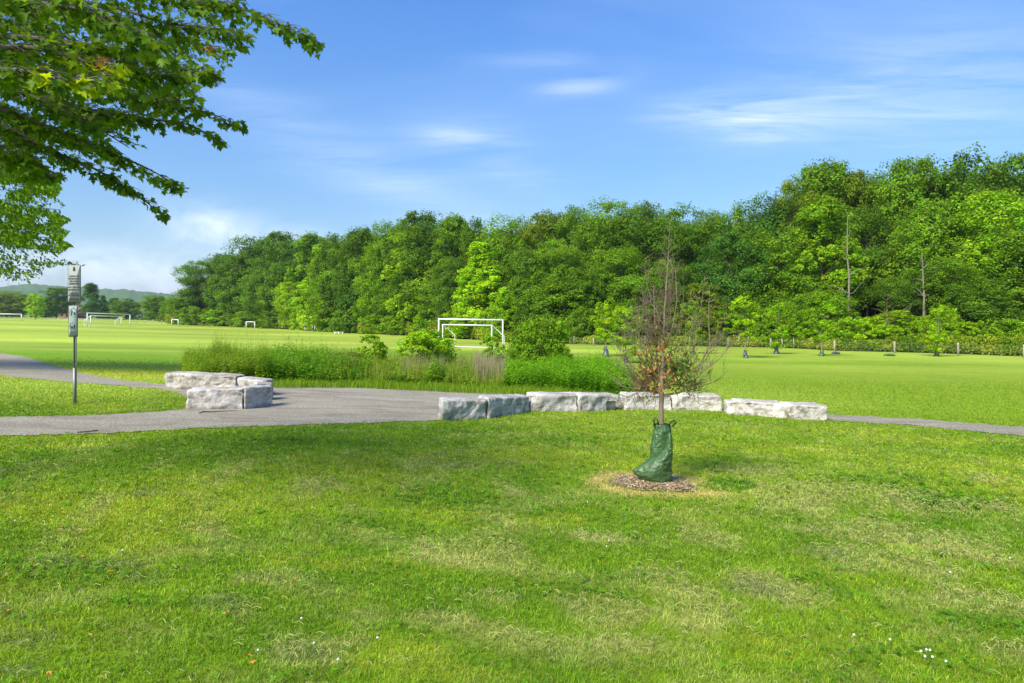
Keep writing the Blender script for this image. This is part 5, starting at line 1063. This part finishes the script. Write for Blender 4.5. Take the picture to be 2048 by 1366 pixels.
# ------------------------------------------------------------------ overhanging maple
ML = [(0, 0), (.10, .10), (.34, .06), (.50, .18), (.42, .26), (.60, .40), (.40, .42), (.20, .40), (.26, .58), (.20, .66), (.12, .74), (.0, 1.0)]   # right half outline of a lobed leaf
half = [(x_, y_) for x_, y_ in ML]; outl = [(0, 0), (.13, .05), (.42, -.06), (.36, .12), (.58, .22), (.40, .28), (.62, .52), (.40, .50), (.20, .46), (.26, .68), (.14, .72), (0, 1.0)]
outl = np.array(outl + [(-x_, y_) for x_, y_ in outl[-2:0:-1]])
def maple_leaves(P_, Tip, Nn, S, col):
    """P_: stalk ends, Tip: unit direction to the tip, Nn: normals"""
    n_ = len(P_); D_ = Tip / np.linalg.norm(Tip, axis=1)[:, None]; S_ = np.cross(D_, Nn); S_ /= np.linalg.norm(S_, axis=1)[:, None] + 1e-9; N2 = np.cross(S_, D_)
    ox, oy = outl[:, 0], outl[:, 1]; cen = np.array([0, .36]); m_ = len(outl)
    fold = rng.uniform(.05, .55, n_); curl = rng.uniform(-.1, .5, n_)
    def pt(a_, b_): return P_[:, None] + S[:, None, None] * (a_[None, :, None] * S_[:, None] + b_[None, :, None] * D_[:, None] + (np.abs(a_)[None] * fold[:, None] - (b_ ** 2)[None] * curl[:, None])[..., None] * N2[:, None])
    V_ = np.concatenate([pt(np.array([cen[0]]), np.array([cen[1]])), pt(ox, oy)], 1).reshape(-1, 3); k_ = np.arange(n_)[:, None, None] * (m_ + 1)
    tri = np.array([(0, 1 + j_, 1 + (j_ + 1) % m_) for j_ in range(m_)])[None]; return V_, (k_ + tri).reshape(-1, 3), np.repeat(col, m_ + 1, axis=0)
sil = [(-400, -900), (1500, -900), (720, -60), (560, -10), (600, 25), (622, 45), (656, 88), (650, 108), (630, 128), (600, 112), (565, 88), (540, 62), (505, 80), (512, 100), (480, 120), (470, 150), (445, 170), (425, 178), (395, 172), (412, 195), (410, 215), (440, 235), (480, 240), (508, 255), (502, 275), (470, 262), (462, 300), (440, 305), (400, 275), (345, 268), (330, 300), (300, 312), (270, 300), (215, 262), (210, 275), (260, 315), (300, 345), (350, 360), (382, 375), (380, 395), (350, 425), (335, 452), (318, 445), (300, 420), (262, 400), (200, 378), (150, 352), (128, 370), (60, 380), (-400, 400)]
rg = np.random.RandomState(77)
limbs = []   # (points px, Y start, Y end, spray width px)
def limb(pts, y0, y1, w0, w1, dens): limbs.append((np.array(pts, float), y0, y1, w0, w1, dens))
limb([(-420, 60), (-100, -60), (200, -60), (420, 0), (560, 40), (650, 100)], 5.6, 5.9, 95, 20, 1)
limb([(-420, 80), (-60, 0), (200, 10), (380, 60), (500, 80)], 5.8, 6.3, 90, 30, 1)
limb([(-420, 90), (0, 60), (220, 90), (360, 130), (440, 160)], 5.4, 5.6, 85, 24, 1.1)
limb([(-420, 100), (-50, 110), (200, 170), (380, 225), (500, 258)], 6.0, 6.4, 70, 16, 1)
limb([(-420, 120), (-50, 150), (180, 210), (340, 245), (460, 290)], 6.2, 6.7, 60, 16, 1)
limb([(-420, 130), (-50, 190), (120, 260), (260, 320), (375, 385)], 5.8, 6.2, 55, 18, 1.1)
limb([(-420, 140), (-50, 230), (100, 300), (230, 360), (340, 435)], 6.1, 6.5, 55, 18, 1.1)
limb([(-420, 150), (-100, 240), (0, 300), (90, 350)], 5.6, 5.9, 60, 40, 1)
limb([(-420, 100), (-100, 130), (60, 190), (180, 250), (260, 300)], 5.2, 5.6, 65, 25, 1.1)
limb([(-420, 60), (-100, 20), (100, 60), (280, 170), (400, 190)], 6.6, 7.0, 80, 40, 1)
limb([(-420, 20), (-100, -140), (200, -180), (480, -120), (600, -30)], 6.0, 6.4, 110, 60, .9)
limb([(-420, 40), (-150, -30), (50, 0), (230, 40), (330, 90)], 4.6, 4.9, 90, 50, .9)
limb([(-420, 60), (-200, 60), (-20, 130), (100, 160), (235, 150)], 4.0, 4.2, 55, 30, .6)
limb([(-420, 80), (-200, 180), (-50, 240), (60, 270)], 6.8, 7.2, 70, 60, 1)
limb([(-420, 0), (-300, -250), (-150, -380), (50, -420)], 6.5, 7.0, 120, 90, .4)
limb([(-420, 60), (-150, 60), (80, 110), (260, 140), (350, 150)], 5.0, 5.2, 80, 40, 1)
limb([(-420, 90), (-100, 60), (100, 130), (220, 180), (330, 210)], 7.0, 7.4, 80, 45, 1)
limb([(-420, 90), (-100, 160), (30, 230), (130, 280), (220, 300)], 7.4, 7.8, 80, 40, 1)
limb([(-420, 50), (-100, 0), (100, 20), (300, 70), (430, 90)], 7.2, 7.6, 95, 50, 1)
limb([(-420, 50), (-100, -60), (150, -60), (350, -10), (480, 30)], 5.2, 5.6, 85, 40, 1)
limb([(-420, 90), (-200, 200), (-60, 290), (40, 320), (110, 345)], 6.4, 6.8, 70, 30, 1)
limb([(-420, 90), (-100, 100), (50, 150), (150, 220), (240, 240)], 5.6, 6.0, 75, 40, 1)
def P3(X, R, Y): return np.stack([(X - CX) * Y / F, Y, EYE + (HOR - R) * Y / F], -1)
trx = P3(np.array([-420.]), np.array([100.]), np.array([6.1]))[0][0]; tbz = gz(trx - .3, 6.1)
mt_o = empty('maple_tree', (trx - .3, 6.1, tbz), 'overhanging maple with lobed leaves filling the upper left of the photo', 'tree'); org = np.array([trx - .3, 6.1, tbz])
mbl = MB(); PL, DL, NL, SL, CLr = [], [], [], [], []
trunk = np.array([(0, 0, -.2), (.05, 0, 1.2), (.1, .05, 2.4), (.2, 0, 3.6), (.1, -.1, 5.2), (-.1, 0, 7.0)]); mb = MB(); mb.tube(trunk, [.22, .18, .16, .13, .09, .04], 12); link('trunk', mb.mesh('trunk', m_bark, True), mt_o)
for (pp, y0, y1, w0, w1, dn) in limbs:
    tt = np.linspace(0, 1, len(pp)); ts_ = np.linspace(0, 1, 26); X_ = np.interp(ts_, tt, pp[:, 0]); R__ = np.interp(ts_, tt, pp[:, 1])
    X_ = np.convolve(np.pad(X_, 2, mode='edge'), np.ones(5) / 5, 'valid'); R__ = np.convolve(np.pad(R__, 2, mode='edge'), np.ones(5) / 5, 'valid'); Y_ = y0 + (y1 - y0) * ts_
    X_ = X_ + 14 * (vnoise(ts_ * 5, w0, 1, 3) - .5); R__ = R__ + 26 * (vnoise(ts_ * 6, w0 * 3.7 + pp[0][1], 1, 4) - .5); lp = P3(X_, R__, Y_) - org; lp[0] = (.15, 0, min(max(lp[0][2], 1.8), 6)); mbl.tube(lp, np.linspace(.032, .003, 26), 6, False)
    ntw = int(116 * dn)
    for k in range(ntw):
        f_ = rg.uniform(.14, 1) ** .9; i_ = min(int(f_ * 25), 24); wpx = w0 * (1 - f_) + w1 * f_; st_ = lp[i_]; tang = lp[i_ + 1] - lp[i_]; tang /= np.linalg.norm(tang)
        px_ = Y_[i_] / F; a_ = rg.choice([-1, 1]); lat = np.array([rg.uniform(-.2, .5), rg.choice([-1, 1]) * rg.uniform(.3, 1), rg.uniform(-.75, .55)]); d_ = tang * .9 + lat; d_ /= np.linalg.norm(d_); L0 = wpx * px_ * rg.uniform(.5, 1.7)
        e_ = st_ + d_ * L0; ew = e_ + org; eX, eR = proj(ew[0], ew[1], ew[2])
        if not inpoly(np.array([eX]), np.array([eR]), sil)[0]:
            if eX > 200: continue
            L0 *= .35; e_ = st_ + d_ * L0
        m_ = st_ + d_ * L0 * .5 + (0, 0, .02); mbl.tube([st_, m_, e_], [.004, .0028, .0015], 4, False)
        nl = max(3, int(L0 / .05))
        for q in range(nl):
            g_ = (q + .6) / nl; base = st_ * (1 - g_) + e_ * g_; side = np.cross(d_, (0, 0, 1)) * rg.choice([-1, 1]); st2 = base + side * rg.uniform(.02, .07) + rg.randn(3) * .02 - (0, 0, rg.uniform(0, .05))
            PL.append(st2); DL.append(side * .7 + d_ * rg.uniform(.1, 1) + np.array([0, 0, -rg.uniform(.1, 1.1)]) + rg.randn(3) * .25); NL.append(np.array([0, -.15, 1.]) + rg.randn(3) * .45); SL.append(rg.uniform(.042, .088)); CLr.append(rg.rand())
    for q in range(3): PL.append(lp[-1] + rg.randn(3) * .02); DL.append(tang + np.array([0, 0, -.4]) + rg.randn(3) * .3); NL.append(np.array([0, 0, 1.]) + rg.randn(3) * .3); SL.append(.09); CLr.append(.5)
link('branches', mbl.mesh('branches', m_bark, True), mt_o)
PL, DL, NL, SL, CLr = map(np.array, (PL, DL, NL, SL, CLr)); wpt = PL + org; Xq, Rq = proj(wpt[:, 0], wpt[:, 1], wpt[:, 2]); DLn = DL / np.linalg.norm(DL, axis=1)[:, None]; tq = wpt + DLn * SL[:, None]; Xt, Rt = proj(tq[:, 0], tq[:, 1], tq[:, 2])
ok = inpoly(Xq, Rq, sil) & inpoly(Xt, Rt, sil); PL, DL, NL, SL, CLr, Xq, Rq = PL[ok], DL[ok], NL[ok], SL[ok], CLr[ok], Xq[ok], Rq[ok]
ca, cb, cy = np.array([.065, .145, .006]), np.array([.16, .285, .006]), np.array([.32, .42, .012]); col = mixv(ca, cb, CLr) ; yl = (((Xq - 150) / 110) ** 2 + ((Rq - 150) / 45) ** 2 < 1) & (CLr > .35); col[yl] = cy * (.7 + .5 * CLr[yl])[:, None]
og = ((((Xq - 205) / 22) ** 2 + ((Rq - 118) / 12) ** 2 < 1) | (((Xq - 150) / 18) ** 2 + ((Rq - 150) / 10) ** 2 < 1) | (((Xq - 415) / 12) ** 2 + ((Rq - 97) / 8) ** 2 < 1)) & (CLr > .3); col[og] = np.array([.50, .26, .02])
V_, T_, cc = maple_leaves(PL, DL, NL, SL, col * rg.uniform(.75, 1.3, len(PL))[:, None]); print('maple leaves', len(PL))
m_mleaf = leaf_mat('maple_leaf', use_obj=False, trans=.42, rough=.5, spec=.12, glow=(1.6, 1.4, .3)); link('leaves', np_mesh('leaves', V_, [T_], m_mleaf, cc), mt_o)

# second tree behind it, drooping fine leaves
sil2 = [(-520, 120), (-200, 230), (40, 330), (95, 350), (125, 375), (110, 395), (130, 410), (120, 430), (142, 440), (118, 455), (140, 462), (122, 480), (146, 492), (120, 505), (135, 520), (160, 524), (172, 532), (150, 531), (120, 530), (85, 540), (88, 555), (60, 560), (62, 577), (30, 572), (-20, 560), (-500, 600)]
n = 90000; Y_ = rg.uniform(19, 23, n); lay = rg.randint(0, 44, n); cX = rg.uniform(-500, 175, n); lr = np.random.RandomState(3); lsl = lr.uniform(.10, .45, 44); lb = lr.uniform(300, 545, 44); R__ = lb[lay] + (cX) * lsl[lay] * .35 + rg.randn(n) * 5 + np.abs(rg.randn(n)) * 7
okk = inpoly(cX, R__, sil2) & (rg.rand(n) < np.clip((fbm(cX * .55, R__, 22, 140, 3) - .28) * 5, .12, 1)); cX, R__, Y_, lay = cX[okk], R__[okk], Y_[okk], lay[okk]; n = len(cX); Pq = P3(cX, R__, Y_)
bo = np.array([(-330 - CX) * 21 / F, 21, gz((-330 - CX) * 21 / F, 21)]); t2 = empty('feathery_tree', bo, 'lighter green tree with drooping fine leaves at the left edge below the maple', 'tree')
D_ = np.stack([rg.uniform(-.2, 1, n), rg.randn(n) * .4, -rg.uniform(.1, 1.0, n)], -1); D_ /= np.linalg.norm(D_, axis=1)[:, None]; Nn = randdir(n) + np.array([0, 0, .8]); S_ = np.cross(D_, Nn); S_ /= np.linalg.norm(S_, axis=1)[:, None]; s = rg.uniform(.06, .18, n)
cc = mixv(np.array([.08, .19, .006]), np.array([.20, .36, .008]), rg.rand(n)) * rg.uniform(.6, 1.25, n)[:, None]; V_ = rhomb(Pq - bo, D_, S_, s, s * .42); link('leaves', np_mesh('leaves', V_, [np.arange(len(V_)).reshape(-1, 4)], m_grass, np.repeat(cc, 4, axis=0)), t2)
mb = MB(); mb.tube([(0, 0, -.2), (.1, 0, 2), (.2, 0, 6), (.1, 0, 10)], [.22, .19, .13, .05], 8); link('trunk', mb.mesh('trunk', m_bark, True), t2); mb = MB()
for k in range(0, 44, 3):
    xs_ = np.linspace(-325, 120, 10); rows_ = lb[k] + xs_ * lsl[k] * .35 - 4; pts = P3(xs_, rows_, np.full(10, 21.) + lr.uniform(-1.5, 1.5)) - bo; pts = pts[inpoly(xs_, rows_, sil2) | (xs_ < -50)]; pts[0] = (.12, 0, min(pts[0][2] - .8, 9.0))
    if len(pts) > 6: mb.tube(pts, np.linspace(.03, .005, len(pts)), 5, False)
link('branches', mb.mesh('branches', m_bark), t2)

# ------------------------------------------------------------------ air
m_hz = bpy.data.materials.new('haze'); m_hz.use_nodes = True; t = m_hz.node_tree; t.nodes.clear(); o_ = N(t, 'ShaderNodeOutputMaterial'); pv_ = N(t, 'ShaderNodeVolumePrincipled'); pv_.inputs['Color'].default_value = (.80, .90, 1, 1); pv_.inputs['Density'].default_value = HAZE; pv_.inputs['Anisotropy'].default_value = .2; L(t, pv_.outputs[0], o_.inputs['Volume'])
mb = MB(); mb.box((0, 0, 95), (13000, 13000, 210)); tag(link('haze', mb.mesh('haze', m_hz)), 'pale blue summer haze over the far fields and hills', 'haze', kind='stuff')
